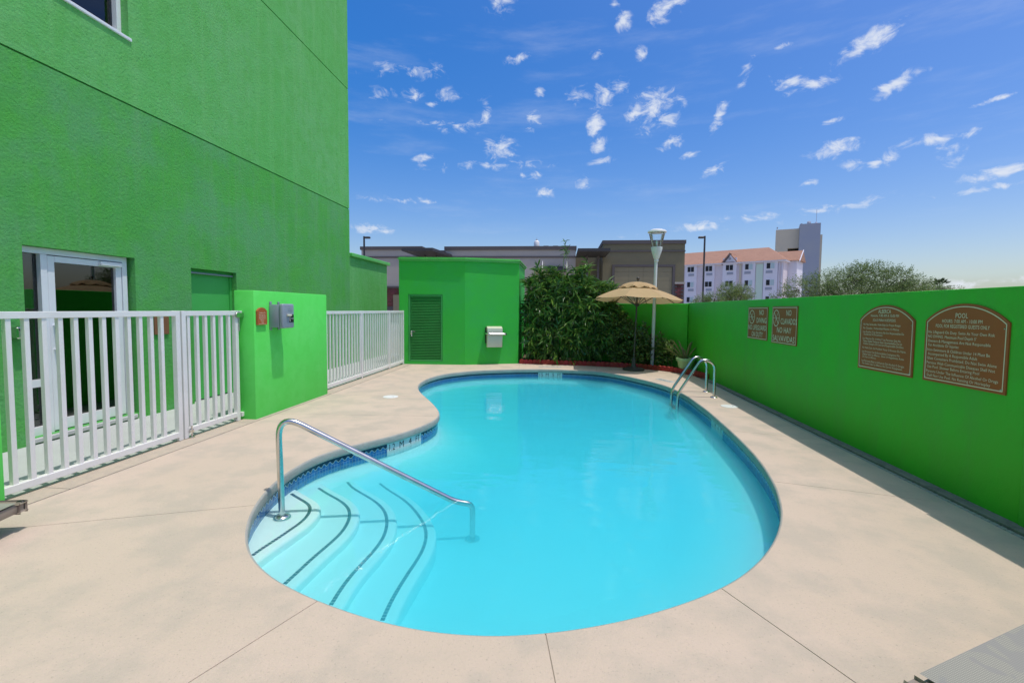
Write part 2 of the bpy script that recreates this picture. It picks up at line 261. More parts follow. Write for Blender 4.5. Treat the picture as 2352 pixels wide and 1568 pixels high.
# waterline tile: printed blue mosaic with a wave, on real tile pieces
def tile_material():
    m = bpy.data.materials.new('blue waterline tile'); m.use_nodes = True; nt = m.node_tree; N = nt.nodes; Lk = nt.links.new
    bs = N['Principled BSDF']; bs.inputs['Roughness'].default_value = 0.22
    uv = N.new('ShaderNodeUVMap'); sp = N.new('ShaderNodeSeparateXYZ'); Lk(uv.outputs[0], sp.inputs[0])
    def M(op, a, b=None, c=None):
        n = N.new('ShaderNodeMath'); n.operation = op
        for i, v in enumerate((a, b, c)):
            if v is None: continue
            if hasattr(v, 'is_output'): Lk(v, n.inputs[i])
            else: n.inputs[i].default_value = v
        return n.outputs[0]
    U, V = sp.outputs[0], sp.outputs[1]
    def line(x, w):   # 1 near integer values of x
        f = M('FRACT', x); d = M('ABSOLUTE', M('SUBTRACT', f, 0.5)); return M('GREATER_THAN', d, 0.5-w)
    ug = line(M('MULTIPLY', U, 4.0), 0.05); vg = line(M('MULTIPLY', V, 4.0), 0.045)
    wave = M('MULTIPLY_ADD', M('SINE', M('MULTIPLY', U, 4*pi)), 0.085, 0.72)
    dw = M('ABSOLUTE', M('SUBTRACT', V, wave)); isw = M('LESS_THAN', dw, 0.03)
    above = M('GREATER_THAN', V, wave)
    oi = N.new('ShaderNodeObjectInfo')
    nz_ = N.new('ShaderNodeTexNoise'); nz_.inputs['Scale'].default_value = 9; Lk(uv.outputs[0], nz_.inputs['Vector'])
    cell = N.new('ShaderNodeTexWhiteNoise'); cell.noise_dimensions = '3D'
    cb = N.new('ShaderNodeCombineXYZ'); Lk(M('FLOOR', M('MULTIPLY', U, 4.0)), cb.inputs[0]); Lk(M('FLOOR', M('MULTIPLY', V, 4.0)), cb.inputs[1]); Lk(M('MULTIPLY', oi.outputs['Random'], 97.0), cb.inputs[2]); Lk(cb.outputs[0], cell.inputs['Vector'])
    def mix(f, a, b):
        n = N.new('ShaderNodeMix'); n.data_type = 'RGBA'; Lk(f, n.inputs['Factor'])
        for k, v in (('A', a), ('B', b)):
            if isinstance(v, tuple): n.inputs[k].default_value = (*v, 1)
            else: Lk(v, n.inputs[k])
        return n.outputs['Result']
    blue = mix(cell.outputs['Value'], (0.015, 0.10, 0.30), (0.035, 0.19, 0.48))
    dark = mix(cell.outputs['Value'], (0.006, 0.014, 0.04), (0.012, 0.03, 0.09))
    c = mix(above, blue, dark)
    both = M('MAXIMUM', M('MULTIPLY', ug, M('LESS_THAN', V, wave)), M('MULTIPLY', vg, M('LESS_THAN', V, 0.6)))
    c = mix(M('MULTIPLY', both, 0.55), c, (0.35, 0.5, 0.6)); c = mix(M('MULTIPLY', isw, 0.8), c, (0.55, 0.62, 0.6))
    Lk(c, bs.inputs['Base Color'])
    MATS['blue waterline tile'] = m
    return m
M_TILE = tile_material()
# printed sling fabric of the loungers
def sling_material(name, c1, c2, leaf):
    m = bpy.data.materials.new(name); m.use_nodes = True; nt = m.node_tree; N = nt.nodes; Lk = nt.links.new
    bs = N['Principled BSDF']; bs.inputs['Roughness'].default_value = 0.7
    tcn = N.new('ShaderNodeTexCoord')
    wv = N.new('ShaderNodeTexWave'); wv.wave_type = 'BANDS'; wv.bands_direction = 'X'; wv.inputs['Scale'].default_value = 34; wv.inputs['Distortion'].default_value = 0.0; Lk(tcn.outputs['Object'], wv.inputs['Vector'])
    wv2 = N.new('ShaderNodeTexWave'); wv2.wave_type = 'BANDS'; wv2.bands_direction = 'Y'; wv2.inputs['Scale'].default_value = 60; Lk(tcn.outputs['Object'], wv2.inputs['Vector'])
    vo = N.new('ShaderNodeTexNoise'); vo.inputs['Scale'].default_value = 9; vo.inputs['Distortion'].default_value = 1.6; vo.inputs['Detail'].default_value = 0; Lk(tcn.outputs['Object'], vo.inputs['Vector'])
    mr = N.new('ShaderNodeMapRange'); Lk(vo.outputs['Fac'], mr.inputs['Value']); mr.inputs['From Min'].default_value = 0.55; mr.inputs['From Max'].default_value = 0.58; mr.inputs['To Max'].default_value = leaf
    mu = N.new('ShaderNodeMath'); mu.operation = 'MULTIPLY'; Lk(wv.outputs['Fac'], mu.inputs[0]); Lk(wv2.outputs['Fac'], mu.inputs[1])
    a = N.new('ShaderNodeMix'); a.data_type = 'RGBA'; Lk(mu.outputs[0], a.inputs['Factor']); a.inputs['A'].default_value = (*c2, 1); a.inputs['B'].default_value = (*c1, 1)
    b = N.new('ShaderNodeMix'); b.data_type = 'RGBA'; Lk(mr.outputs[0], b.inputs['Factor']); Lk(a.outputs['Result'], b.inputs['A']); b.inputs['B'].default_value = (0.24, 0.23, 0.22, 1)
    Lk(b.outputs['Result'], bs.inputs['Base Color'])
    MATS[name] = m
    return m
M_SLING = sling_material('printed sling', (0.41, 0.395, 0.32), (0.24, 0.23, 0.20), 0.6)

# ---------------------------------------------------------------- mesh helpers
class MB:
    def __init__(s): s.v = []; s.f = []; s.uv = None
    def add(s, vs, fs):
        n = len(s.v); s.v += [Vector(p) for p in vs]; s.f += [tuple(i+n for i in f) for f in fs]; return s
    def box(s, x0, x1, y0, y1, z0, z1, M=None):
        vs = [Vector((x, y, z)) for z in (z0, z1) for x, y in ((x0, y0), (x1, y0), (x1, y1), (x0, y1))]
        if M is not None: vs = [M @ p for p in vs]
        return s.add(vs, [(0, 3, 2, 1), (4, 5, 6, 7), (0, 1, 5, 4), (1, 2, 6, 5), (2, 3, 7, 6), (3, 0, 4, 7)])
    def bbox(s, x0, x1, y0, y1, z0, z1, b=0.004, M=None, seg=1):
        bm = bmesh.new(); bmesh.ops.create_cube(bm, size=1)
        for v in bm.verts: v.co = Vector(((x0+x1)/2+v.co.x*(x1-x0), (y0+y1)/2+v.co.y*(y1-y0), (z0+z1)/2+v.co.z*(z1-z0)))
        bmesh.ops.bevel(bm, geom=bm.edges[:], offset=b, segments=seg, profile=0.5, affect='EDGES')
        bm.verts.index_update()
        vs = [v.co.copy() for v in bm.verts]; fs = [tuple(v.index for v in f.verts) for f in bm.faces]; bm.free()
        if M is not None: vs = [M @ p for p in vs]
        return s.add(vs, fs)
    def tube(s, pts, r, n=12, cap=True):
        pts = [Vector(p) for p in pts]; rs = r if isinstance(r, (list, tuple)) else [r]*len(pts)
        base = len(s.v); up = None
        for i, p in enumerate(pts):
            t = (pts[min(i+1, len(pts)-1)]-pts[max(i-1, 0)]).normalized()
            if up is None: up = Vector((0, 0, 1)) if abs(t.z) < 0.9 else Vector((1, 0, 0))
            a = (up-t*up.dot(t)).normalized(); b = t.cross(a); up = a
            for k in range(n):
                w = 2*pi*k/n; s.v.append(p+(a*cos(w)+b*sin(w))*rs[i])
        for i in range(len(pts)-1):
            for k in range(n):
                q = base+i*n; s.f.append((q+k, q+(k+1) % n, q+n+(k+1) % n, q+n+k))
        if cap:
            s.f.append(tuple(base+k for k in reversed(range(n)))); e = base+(len(pts)-1)*n; s.f.append(tuple(e+k for k in range(n)))
        return s
    def lathe(s, prof, c=(0, 0, 0), n=24, M=None, cap=True):
        base = len(s.v); c = Vector(c)
        for r, z in prof:
            for k in range(n):
                w = 2*pi*k/n; p = Vector((r*cos(w), r*sin(w), z))
                s.v.append((M @ p if M is not None else p)+c)
        for i in range(len(prof)-1):
            for k in range(n):
                q = base+i*n; s.f.append((q+k, q+(k+1) % n, q+n+(k+1) % n, q+n+k))
        if cap:
            s.f.append(tuple(base+k for k in reversed(range(n)))); e = base+(len(prof)-1)*n; s.f.append(tuple(e+k for k in range(n)))
        return s
    def prism(s, poly, z0, z1, M=None, top=True, bottom=True):
        """poly: 2D, any simple polygon; extruded along z"""
        n = len(poly); tri = geometry.tessellate_polygon([[Vector((x, y, 0)) for x, y in poly]])
        vs = [Vector((x, y, z0)) for x, y in poly]+[Vector((x, y, z1)) for x, y in poly]
        area = sum(poly[i][0]*poly[(i+1) % n][1]-poly[(i+1) % n][0]*poly[i][1] for i in range(n))
        fs = []
        for t in tri:
            a, b, c = [Vector((*poly[i], 0)) for i in t]
            up = (b-a).cross(c-a).z > 0
            tt = tuple(t) if up else tuple(reversed(t))
            if top: fs.append(tuple(i+n for i in tt))
            if bottom: fs.append(tuple(reversed(tt)))
        for i in range(n):
            j = (i+1) % n
            fs.append((i, j, j+n, i+n) if area > 0 else (j, i, i+n, j+n))
        if M is not None: vs = [M @ p for p in vs]
        return s.add(vs, fs)
def mesh_of(name, mb, off=Vector((0, 0, 0)), smooth=None):
    me = bpy.data.meshes.new(name); me.from_pydata([tuple(p-off) for p in mb.v], [], mb.f)
    if mb.uv:
        ul = me.uv_layers.new()
        for i, l in enumerate(me.loops): ul.data[i].uv = mb.uv[l.vertex_index]
    me.update()
    if smooth is not None:
        if smooth >= 180: me.shade_smooth()
        else:
            try:
                me.shade_smooth(); me.set_sharp_from_angle(angle=radians(smooth))
            except Exception: pass
    return me
WORLD = {}       # object -> its world location (nothing here is rotated or scaled at thing level)
def thing(name, label, cat, loc=(0, 0, 0), group=None, kind=None):
    o = bpy.data.objects.new(name, None); o.empty_display_size = 0.2; COL.objects.link(o); o.location = loc
    if label: o['label'] = label
    if cat: o['category'] = cat
    if group: o['group'] = group
    if kind: o['kind'] = kind
    WORLD[o.name] = Vector(loc); return o
def part(name, mb, m, parent, smooth=None, kind=None, label=None):
    """mesh in world coordinates, made a child of parent (part or sub-part)"""
    off = WORLD[parent.name] if parent else Vector((0, 0, 0))
    o = bpy.data.objects.new(name, mesh_of(name, mb, off, smooth)); COL.objects.link(o); o.data.materials.append(m)
    if parent: o.parent = parent
    WORLD[o.name] = off.copy()
    if kind: o['kind'] = kind
    if label: o['label'] = label
    return o
def single(name, mb, m, label, cat, smooth=None, group=None, loc=(0, 0, 0)):
    off = Vector(loc)
    o = bpy.data.objects.new(name, mesh_of(name, mb, off, smooth)); COL.objects.link(o); o.data.materials.append(m); o.location = off
    o['label'] = label; o['category'] = cat
    if group: o['group'] = group
    WORLD[o.name] = off; return o
def setting(name, mb, m, smooth=None, kind='structure'):
    o = bpy.data.objects.new(name, mesh_of(name, mb, Vector((0, 0, 0)), smooth)); COL.objects.link(o)
    if m: o.data.materials.append(m)
    o['kind'] = kind; WORLD[o.name] = Vector((0, 0, 0)); return o
def piece(name, me, parent, loc, rotz=0.0, M=None, m=None):
    """one more piece sharing mesh data; loc in world coordinates"""
    o = bpy.data.objects.new(name, me); COL.objects.link(o)
    if m and not me.materials: me.materials.append(m)
    off = WORLD[parent.name] if parent else Vector((0, 0, 0))
    if M is not None: o.matrix_local = Matrix.Translation(-off) @ M
    else:
        o.location = Vector(loc)-off; o.rotation_euler = (0, 0, rotz)
    if parent: o.parent = parent
    WORLD[o.name] = Vector(loc) if loc is not None else off
    return o
def text_mb(lines, M):
    """lines: (text, x, y, cap height, width or None, align, depth) laid in the local xy plane, placed by M"""
    mb = MB(); dg = None
    for txt, x, y, h, w, al, dz in lines:
        cu = bpy.data.curves.new('t', 'FONT'); cu.body = txt; cu.size = 1.0; cu.resolution_u = 2; cu.space_character = 1.03
        ob = bpy.data.objects.new('t', cu); COL.objects.link(ob)
        dg = bpy.context.evaluated_depsgraph_get(); dg.update()
        me = bpy.data.meshes.new_from_object(ob.evaluated_get(dg))
        if len(me.vertices):
            xs = [v.co.x for v in me.vertices]; x0, x1 = min(xs), max(xs)
            sy = h/0.70; sx = (w/(x1-x0)) if w else sy
            wd = (x1-x0)*sx; ox = x if al == 'L' else (x-wd/2 if al == 'C' else x-wd)
            vs = [M @ Vector((ox+(v.co.x-x0)*sx, y+v.co.y*sy, dz)) for v in me.vertices]
            mb.add(vs, [tuple(p.vertices) for p in me.polygons])
        bpy.data.objects.remove(ob); bpy.data.curves.remove(cu); bpy.data.meshes.remove(me)
    return mb
def smooth_path(pts, n=6):
    pts = [Vector(p) for p in pts]; out = []
    P = [pts[0]*2-pts[1]]+pts+[pts[-1]*2-pts[-2]]
    for i in range(1, len(P)-2):
        for k in range(n):
            t = k/n; a, b, c, d = P[i-1], P[i], P[i+1], P[i+2]
            out.append(0.5*((2*b)+(c-a)*t+(2*a-5*b+4*c-d)*t*t+(3*b-a-3*c+d)*t**3))
    out.append(pts[-1]); return out
def fillet(pts, r, n=7):
    pts = [Vector(p) for p in pts]; out = [pts[0]]
    for i in range(1, len(pts)-1):
        a = (pts[i-1]-pts[i]); b = (pts[i+1]-pts[i]); rr = r[i-1] if isinstance(r, (list, tuple)) else r
        d = min(rr, a.length*0.49, b.length*0.49); p0 = pts[i]+a.normalized()*d; p1 = pts[i]+b.normalized()*d
        for k in range(n+1):
            t = k/n; out.append(p0*(1-t)**2+pts[i]*2*t*(1-t)+p1*t*t)
    out.append(pts[-1]); return out
OUTLINE= [(-2.623, 8.434), (-2.712, 8.699), (-2.772, 8.971), (-2.809, 9.248), (-2.82, 9.527), (-2.805, 9.806), (-2.755, 10.081), (-2.682, 10.351), (-2.561, 10.601), (-2.395, 10.827), (-2.206, 11.032), (-1.994, 11.213), (-1.754, 11.357), (-1.498, 11.467), (-1.238, 11.57), (-0.972, 11.657), (-0.699, 11.716), (-0.424, 11.763), (-0.145, 11.778), (0.132, 11.746), (0.408, 11.697), (0.68, 11.637), (0.935, 11.525), (1.142, 11.338), (1.325, 11.126), (1.482, 10.896), (1.621, 10.654), (1.755, 10.408), (1.879, 10.158), (1.991, 9.902), (2.084, 9.638), (2.145, 9.366), (2.184, 9.089), (2.213, 8.811), (2.23, 8.532), (2.237, 8.253), (2.234, 7.973), (2.229, 7.694), (2.223, 7.415), (2.211, 7.135), (2.194, 6.856), (2.176, 6.578), (2.157, 6.299), (2.134, 6.02), (2.111, 5.742), (2.083, 5.464), (2.05, 5.186), (2.01, 4.91), (1.959, 4.635), (1.898, 4.362), (1.826, 4.092), (1.738, 3.827), (1.633, 3.568), (1.505, 3.32), (1.355, 3.084), (1.183, 2.864), (0.988, 2.665), (0.766, 2.494), (0.528, 2.349), (0.277, 2.226), (0.014, 2.13), (-0.258, 2.069), (-0.537, 2.057), (-0.814, 2.094), (-1.083, 2.168), (-1.344, 2.267), (-1.593, 2.393), (-1.817, 2.56), (-2.003, 2.768), (-2.153, 3.003), (-2.273, 3.255), (-2.364, 3.519), (-2.424, 3.792), (-2.45, 4.07), (-2.432, 4.349), (-2.353, 4.616), (-2.217, 4.86), (-2.062, 5.092), (-1.917, 5.331), (-1.803, 5.586), (-1.718, 5.852), (-1.674, 6.128), (-1.692, 6.406), (-1.772, 6.673), (-1.883, 6.93), (-2.003, 7.182), (-2.13, 7.431), (-2.261, 7.678), (-2.392, 7.925), (-2.515, 8.176)] 
STRIPES = [
 (-0.215, [(-2.437, 3.979), (-2.37, 3.932), (-2.303, 3.885), (-2.236, 3.839), (-2.173, 3.788), (-2.12, 3.726), (-2.083, 3.654), (-2.059, 3.576), (-2.047, 3.496), (-2.046, 3.414), (-2.054, 3.333), (-2.062, 3.252), (-2.072, 3.171), (-2.083, 3.09), (-2.093, 3.009), (-2.098, 2.928)] ),
 (-0.28, [(-2.346, 4.297), (-2.252, 4.222), (-2.156, 4.15), (-2.057, 4.08), (-1.963, 4.005), (-1.879, 3.919), (-1.811, 3.82), (-1.762, 3.71), (-1.729, 3.594), (-1.711, 3.475), (-1.709, 3.354), (-1.717, 3.234), (-1.728, 3.114), (-1.735, 2.994), (-1.74, 2.873), (-1.746, 2.753)] ),
 (-0.345, [(-2.218, 4.647), (-2.118, 4.533), (-2.005, 4.432), (-1.886, 4.338), (-1.77, 4.241), (-1.663, 4.134), (-1.571, 4.014), (-1.499, 3.881), (-1.445, 3.74), (-1.408, 3.593), (-1.392, 3.443), (-1.394, 3.291), (-1.406, 3.14), (-1.415, 2.989), (-1.411, 2.838), (-1.397, 2.687)] ),
 (-0.41, [(-2.04, 4.953), (-1.928, 4.817), (-1.807, 4.69), (-1.678, 4.571), (-1.55, 4.452), (-1.433, 4.32), (-1.328, 4.18), (-1.232, 4.033), (-1.151, 3.878), (-1.095, 3.712), (-1.067, 3.539), (-1.063, 3.363), (-1.071, 3.188), (-1.076, 3.012), (-1.074, 2.837), (-1.061, 2.662)] ),
]

# ================================================================ THE SETTING
def dense(cp, n):
    N_ = len(cp); out = []
    for i in range(N_):
        a, b, c, d = (Vector(cp[(i+k-1) % N_]) for k in range(4))
        for k in range(n):
            t = k/n; out.append(0.5*((2*b)+(c-a)*t+(2*a-5*b+4*c-d)*t*t+(3*b-a-3*c+d)*t**3))
    return out
EDGE = dense(OUTLINE, 4); NE = len(EDGE)
_ar = sum(EDGE[i].x*EDGE[(i+1) % NE].y-EDGE[(i+1) % NE].x*EDGE[i].y for i in range(NE)); SGN = 1 if _ar > 0 else -1
NRM = []
for i in range(NE):
    t = (EDGE[(i+2) % NE]-EDGE[i-2]).normalized(); NRM.append(Vector((t.y, -t.x))*SGN)   # outward
def off_edge(d): return [EDGE[i]+NRM[i]*d for i in range(NE)]
def ring(prof):
    """closed strip round the pool; prof = [(offset outward, z)]"""
    mb = MB()
    for i in range(NE):
        for d, z in prof:
            p = EDGE[i]+NRM[i]*d; mb.v.append(Vector((p.x, p.y, z(p.y) if callable(z) else z)))
    k = len(prof)
    for i in range(NE):
        j = (i+1) % NE
        for q in range(k-1):
            f = (i*k+q, j*k+q, j*k+q+1, i*k+q+1); mb.f.append(f if SGN < 0 else tuple(reversed(f)))
    return mb
WATER_Z = -0.18
def floor_z(y): return -0.52-0.014*(y-2.0)

# ground sheet with a rectangular opening under the pool yard
mb = MB(); R = 1500.0; x0, x1, y0, y1 = -5.4, 3.4, -4.2, 14.2
mb.v = [Vector(p) for p in ((-R, -R, -.12), (R, -R, -.12), (R, R, -.12), (-R, R, -.12), (x0, y0, -.12), (x1, y0, -.12), (x1, y1, -.12), (x0, y1, -.12))]
mb.f = [(0, 1, 5, 4), (1, 2, 6, 5), (2, 3, 7, 6), (3, 0, 4, 7)]
setting('ground', mb, M_GROUND)
# walkway between the building and the fence
mb = MB(); mb.box(-5.75, -4.232, -4.2, 15.0, -.1, 0.0)
setting('walkway', mb, M_WALK)

deck = thing('pool_deck', None, None, (0, 0, 0), kind='structure')
XL, XR, YB, YF = -3.96, 3.09, -4.2, 14.2
JOINTS = [((-2.28, 3.27), (-3.72, 2.69)), ((-1.22, 2.2), (-1.46, 1.64)), ((-0.07, 2.1), (-0.02, 1.81)), ((0.86, 2.55), (1.18, 1.95)),
          ((1.94, 4.28), (3.12, 3.97)), ((2.27, 6.05), (2.84, 5.86)), ((2.32, 7.77), (3.32, 7.40)),
          ((0.9, 11.55), (1.1, 14)), ((-1.02, 11.66), (-1.1, 13)), ((-2.31, 7.77), (-3.64, 7.69)), ((-1.69, 6.36), (-3.15, 6.23))]
LIP = off_edge(0.016)
def rect_hit(p, d):
    best = 1e9
    for ax, lim in ((0, XL), (0, XR), (1, YB), (1, YF)):
        if abs(d[ax]) > 1e-6:
            t = (lim-p[ax])/d[ax]
            q = p+d*t
            if t > 1e-4 and XL-1e-4 <= q.x <= XR+1e-4 and YB-1e-4 <= q.y <= YF+1e-4: best = min(best, t)
    return p+d*best
def rect_pos(q):      # position along the outer rectangle, counter-clockwise from (XL, YB)
    w, h = XR-XL, YF-YB
    if abs(q.y-YB) < 1e-3: return q.x-XL
    if abs(q.x-XR) < 1e-3: return w+q.y-YB
    if abs(q.y-YF) < 1e-3: return w+h+XR-q.x
    return 2*w+h+YF-q.y
PER = 2*(XR-XL+YF-YB)
CORN = [(0, Vector((XL, YB))), (XR-XL, Vector((XR, YB))), (XR-XL+YF-YB, Vector((XR, YF))), (2*(XR-XL)+YF-YB, Vector((XL, YF)))]
jj = []
for a, b in JOINTS:
    a = Vector(a); b = Vector(b); d = (b-a).normalized()
    i = min(range(NE), key=lambda k: (LIP[k]-a).length)
    jj.append((i, LIP[i], rect_hit(LIP[i], d), d))
order = sorted(jj, key=lambda t: rect_pos(t[2]))
fill = MB()
for n_, (i, a, q, d) in enumerate(order):
    i2, a2, q2, d2 = order[(n_+1) % len(order)]
    g = 0.0025
    s1 = Vector((-d.y, d.x))*g; s2 = Vector((d2.y, -d2.x))*g
    outer = []; p1, p2 = rect_pos(q), rect_pos(q2)
    if p2 < p1: p2 += PER
    cs = sorted([(c+k*PER, v) for c, v in CORN for k in (0, 1) if p1 < c+k*PER < p2], key=lambda t: t[0])
    outer = [q+s1]+[v for c, v in cs]+[q2+s2]
    step = SGN      # outer boundary runs counter-clockwise; inner edge is walked back from a2 to a
    inner = [a2+s2]; k = i2
    while True:
        k = (k-step) % NE
        if k == i: break
        inner.append(LIP[k])
    inner.append(a+s1)
    poly = [(p.x, p.y) for p in outer+inner]
    slab = MB().prism(poly, -0.05, 0.0, bottom=False)
    part('slab', slab, M_DECK, deck)
    w = Vector((-d.y, d.x))*0.03
    fill.add([Vector((*(a-w), -.0035)), Vector((*(a+w), -.0035)), Vector((*(q+w), -.0035)), Vector((*(q-w), -.0035))], [(0, 1, 2, 3), (3, 2, 1, 0)][:1])
part('joint_filler', fill, M_JOINT, deck)
# narrow border strip under the fence, and its joint
ys = [YB, -2.0, 1.1, 3.35, 5.6, 7.7, 9.9, 12.1, 14.2]
for a, b in zip(ys[:-1], ys[1:]):
    part('border_slab', MB().box(-4.23, XL-0.008, a+.003, b-.003, -.05, 0.003), M_STRIP, deck)
part('joint_filler', MB().box(-4.225, XL+0.004, YB, YF, -.052, -.010), M_JOINT, deck)
# drain line along the garden wall
part('drain_channel', MB().box(XR+.002, 3.255, YB, 12.2, -.06, -.014), M_JOINT, deck)
part('wall_footing', MB().bbox(3.158, 3.262, YB, 11.4, -.05, 0.012, .006), M_FOOT, deck)
mb = MB(); y = YB
while y < 10.6:
    mb.bbox(XR+.012, XR+.05, y, y+.052, -.03, -.001, .006); y += .06
part('drain_cover', mb, M_COPE, deck, kind='stuff')

# ---- the pool
pool = thing('swimming_pool', None, None, (0, 0, 0), kind='structure')
part('coping', ring([(0.0162, 0.0), (0.009, -0.002), (0.003, -0.007), (0.0, -0.016), (0.0, -0.072), (0.004, -0.083), (0.014, -0.088), (0.06, -0.088)]), M_COPE, pool, smooth=180)
part('basin_wall', ring([(0.036, -0.08), (0.036, -0.235), (0.026, -0.262), (-0.02, -0.30), (-0.12, -0.355), (-0.27, -0.415), (-0.46, -0.47), (-0.70, lambda y: floor_z(y)+.012), (-0.95, lambda y: floor_z(y)-.01)]), M_PLASTER, pool, smooth=180)
mb = MB(); gx = [-3.6+i*.5 for i in range(14)]; gy = [1.4+i*.5 for i in range(24)]
for yv in gy:
    for xv in gx: mb.v.append(Vector((xv, yv, floor_z(yv))))
for j in range(len(gy)-1):
    for i in range(len(gx)-1): mb.f.append((j*len(gx)+i, j*len(gx)+i+1, (j+1)*len(gx)+i+1, (j+1)*len(gx)+i))
part('basin_floor', mb, M_PLASTER, pool, smooth=180)
# entry steps with a line of small navy tiles near each nose
st_me = mesh_of('step_tile', MB().bbox(-.0125, .0125, -.0135, .0135, -.003, .002, .0012)); st_me.materials.append(M_STEPTILE)
for z, pts in STRIPES:
    P = [Vector(p) for p in pts]
    a = P[0]+(P[0]-P[1]).normalized()*.28; b = P[-1]+(P[-1]-P[-2]).normalized()*.5
    full = [v for v in smooth_path([(*p, 0) for p in [a]+P+[b]], 4)]
    nose = []
    for i, p in enumerate(full):
        t = (full[min(i+1, len(full)-1)]-full[max(i-1, 0)]).normalized(); nose.append((p, Vector((-t.y, t.x, 0))))
    if nose[0][1].x < 0: nose = [(p, -n_) for p, n_ in nose]
    mb = MB()
    rows = [(None, z), (.045, z), (.068, z-.003), (.080, z-.010), (.086, z-.022), (.090, z-.38)]
    for d, zz in rows:
        for p, n_ in nose:
            q = Vector((-4.4, p.y, 0)) if d is None else p+n_*d
            mb.v.append(Vector((q.x, q.y, zz)))
    L_ = len(nose)
    for r in range(len(rows)-1):
        for i in range(L_-1): mb.f.append((r*L_+i, (r+1)*L_+i, (r+1)*L_+i+1, r*L_+i+1))
    stp = part('step', mb, M_PLASTER, pool, smooth=60)
    line = smooth_path([(*p, 0) for p in P], 8); acc_ = 0.0
    for i in range(len(line)-1):
        seg = (line[i+1]-line[i]); L0 = seg.length
        while acc_ < L0:
            p = line[i]+seg*(acc_/L0); piece('step_tile', st_me, stp, (p.x, p.y, z+.0012), math.atan2(seg.y, seg.x)); acc_ += .0315
        acc_ -= L0
# waterline tiles, one by one; white marker tiles carry the depth
tw, th = .148, .150
mb = MB(); hx = tw/2
mb.v = [Vector(p) for p in ((-hx, 0, 0), (hx, 0, 0), (hx, 0, th), (-hx, 0, th), (-hx, .008, 0), (hx, .008, 0), (hx, .008, th), (-hx, .008, th))]
mb.f = [(0, 1, 2, 3), (5, 4, 7, 6), (1, 5, 6, 2), (4, 0, 3, 7), (3, 2, 6, 7), (4, 5, 1, 0)]
mb.uv = [(0, 0), (1, 0), (1, 1), (0, 1), (0, 0), (1, 0), (1, 1), (0, 1)]
tile_me = mesh_of('waterline_tile', mb); tile_me.materials.append(M_TILE)
mark_me = mesh_of('marker_tile', mb); mark_me.materials.append(M_WTILE)
TL = off_edge(0.027)
cum = [0.0]
for i in range(NE): cum.append(cum[-1]+(TL[(i+1) % NE]-TL[i]).length)
NT = int(cum[-1]/.1505); pitch = cum[-1]/NT
def at_len(s):
    s %= cum[-1]; lo = 0
    while cum[lo+1] < s: lo += 1
    f = (s-cum[lo])/(cum[lo+1]-cum[lo]); p = TL[lo].lerp(TL[(lo+1) % NE], f); n_ = NRM[lo].lerp(NRM[(lo+1) % NE], f).normalized(); return p, n_
MARKS = [((-1.88, 5.50), ('1.2', 'M', '4', 'FT')), ((-0.24, 11.80), ('15', 'M', '5', 'FT')), ((2.20, 6.78), ('1.2', 'M', '4', 'FT'))]
tiles = []
for k in range(NT):
    p, n_ = at_len((k+.5)*pitch); tiles.append([p, n_, None])
for (mx_, my_), words_ in MARKS:
    c = min(range(NT), key=lambda k: (tiles[k][0]-Vector((mx_, my_))).length)
    ks = [(c+o) % NT for o in (-2, -1, 0, 1)]
    # reading order: as seen from inside the pool the left tile comes first
    t0 = tiles[ks[-1]][0]-tiles[ks[0]][0]; n0 = tiles[c][1]; rightv = Vector((n0.y, -n0.x))
    if t0.dot(rightv) < 0: ks.reverse()
    for k, w_ in zip(ks, words_): tiles[k][2] = w_
for p, n_, w_ in tiles:
    M = Matrix(((n_.y, n_.x, 0, p.x), (-n_.x, n_.y, 0, p.y), (0, 0, 1, -.240), (0, 0, 0, 1)))
    # local x = seen rightwards from the pool, local y = outwards
    piece('marker_tile' if w_ else 'waterline_tile', mark_me if w_ else tile_me, pool, None, M=M)
    if w_:
        T = M @ Matrix(((1, 0, 0, 0), (0, 0, -1, -.0015), (0, 1, 0, 0), (0, 0, 0, 1)))
        part('depth_marking', text_mb([(w_, 0, .060, .078, .085 if len(w_) > 1 else None, 'C', 0)], T), M_BLACK, pool)
# water: one closed body of clear, slightly blue water
wp = off_edge(0.034)
mb = MB().prism([(p.x, p.y) for p in wp], -1.4, WATER_Z)
setting('pool_water', mb, M_WATER)

# ================================================================ GREEN BUILDING
BX = -5.6
def slab_x(x0, x1, y0, y1, z0, z1): return MB().box(x0, x1, y0, y1, z0, z1)
bld = thing('green_building', 'tall textured green stucco building with score lines beside the pool walkway', 'building', (BX, 4, 0))
DY0, DY1, DZ0, DZ1 = 4.36, 5.66, .07, 2.125      # glass door
GY0, GY1, GZ1 = 6.60, 7.60, 2.08                 # steel door
YE, YS = 11.985, -7.0
J1, J2, TOP, gp = 4.09, 7.15, 13.6, .022
mb = MB(); T_ = .26
def wallpc(y0, y1, z0, z1): mb.box(BX-T_, BX, y0, y1, z0, z1)
wallpc(YS, DY0, 0-.1, J1-gp/2); wallpc(DY0, DY1, DZ1, J1-gp/2); wallpc(DY0, DY1, -.1, DZ0); wallpc(DY1, GY0, -.1, J1-gp/2); wallpc(GY0, GY1, GZ1, J1-gp/2); wallpc(GY1, YE, -.1, J1-gp/2)
mb.box(-16, BX-T_-.002, YE-.26, YE, -.1, J1-gp/2)
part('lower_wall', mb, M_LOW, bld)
mb = MB()
WY0, WY1, WZ0, WZ1 = 3.7, 5.69, 4.945, 6.5
wallpc(YS, WY0, J1+gp/2, J2-gp/2); wallpc(WY1, YE, J1+gp/2, J2-gp/2); wallpc(WY0, WY1, J1+gp/2, WZ0); wallpc(WY0, WY1, WZ1, J2-gp/2)
mb.box(-16, BX-T_-.002, YE-.26, YE, J1+gp/2, J2-gp/2)
part('middle_wall', mb, M_UP, bld)
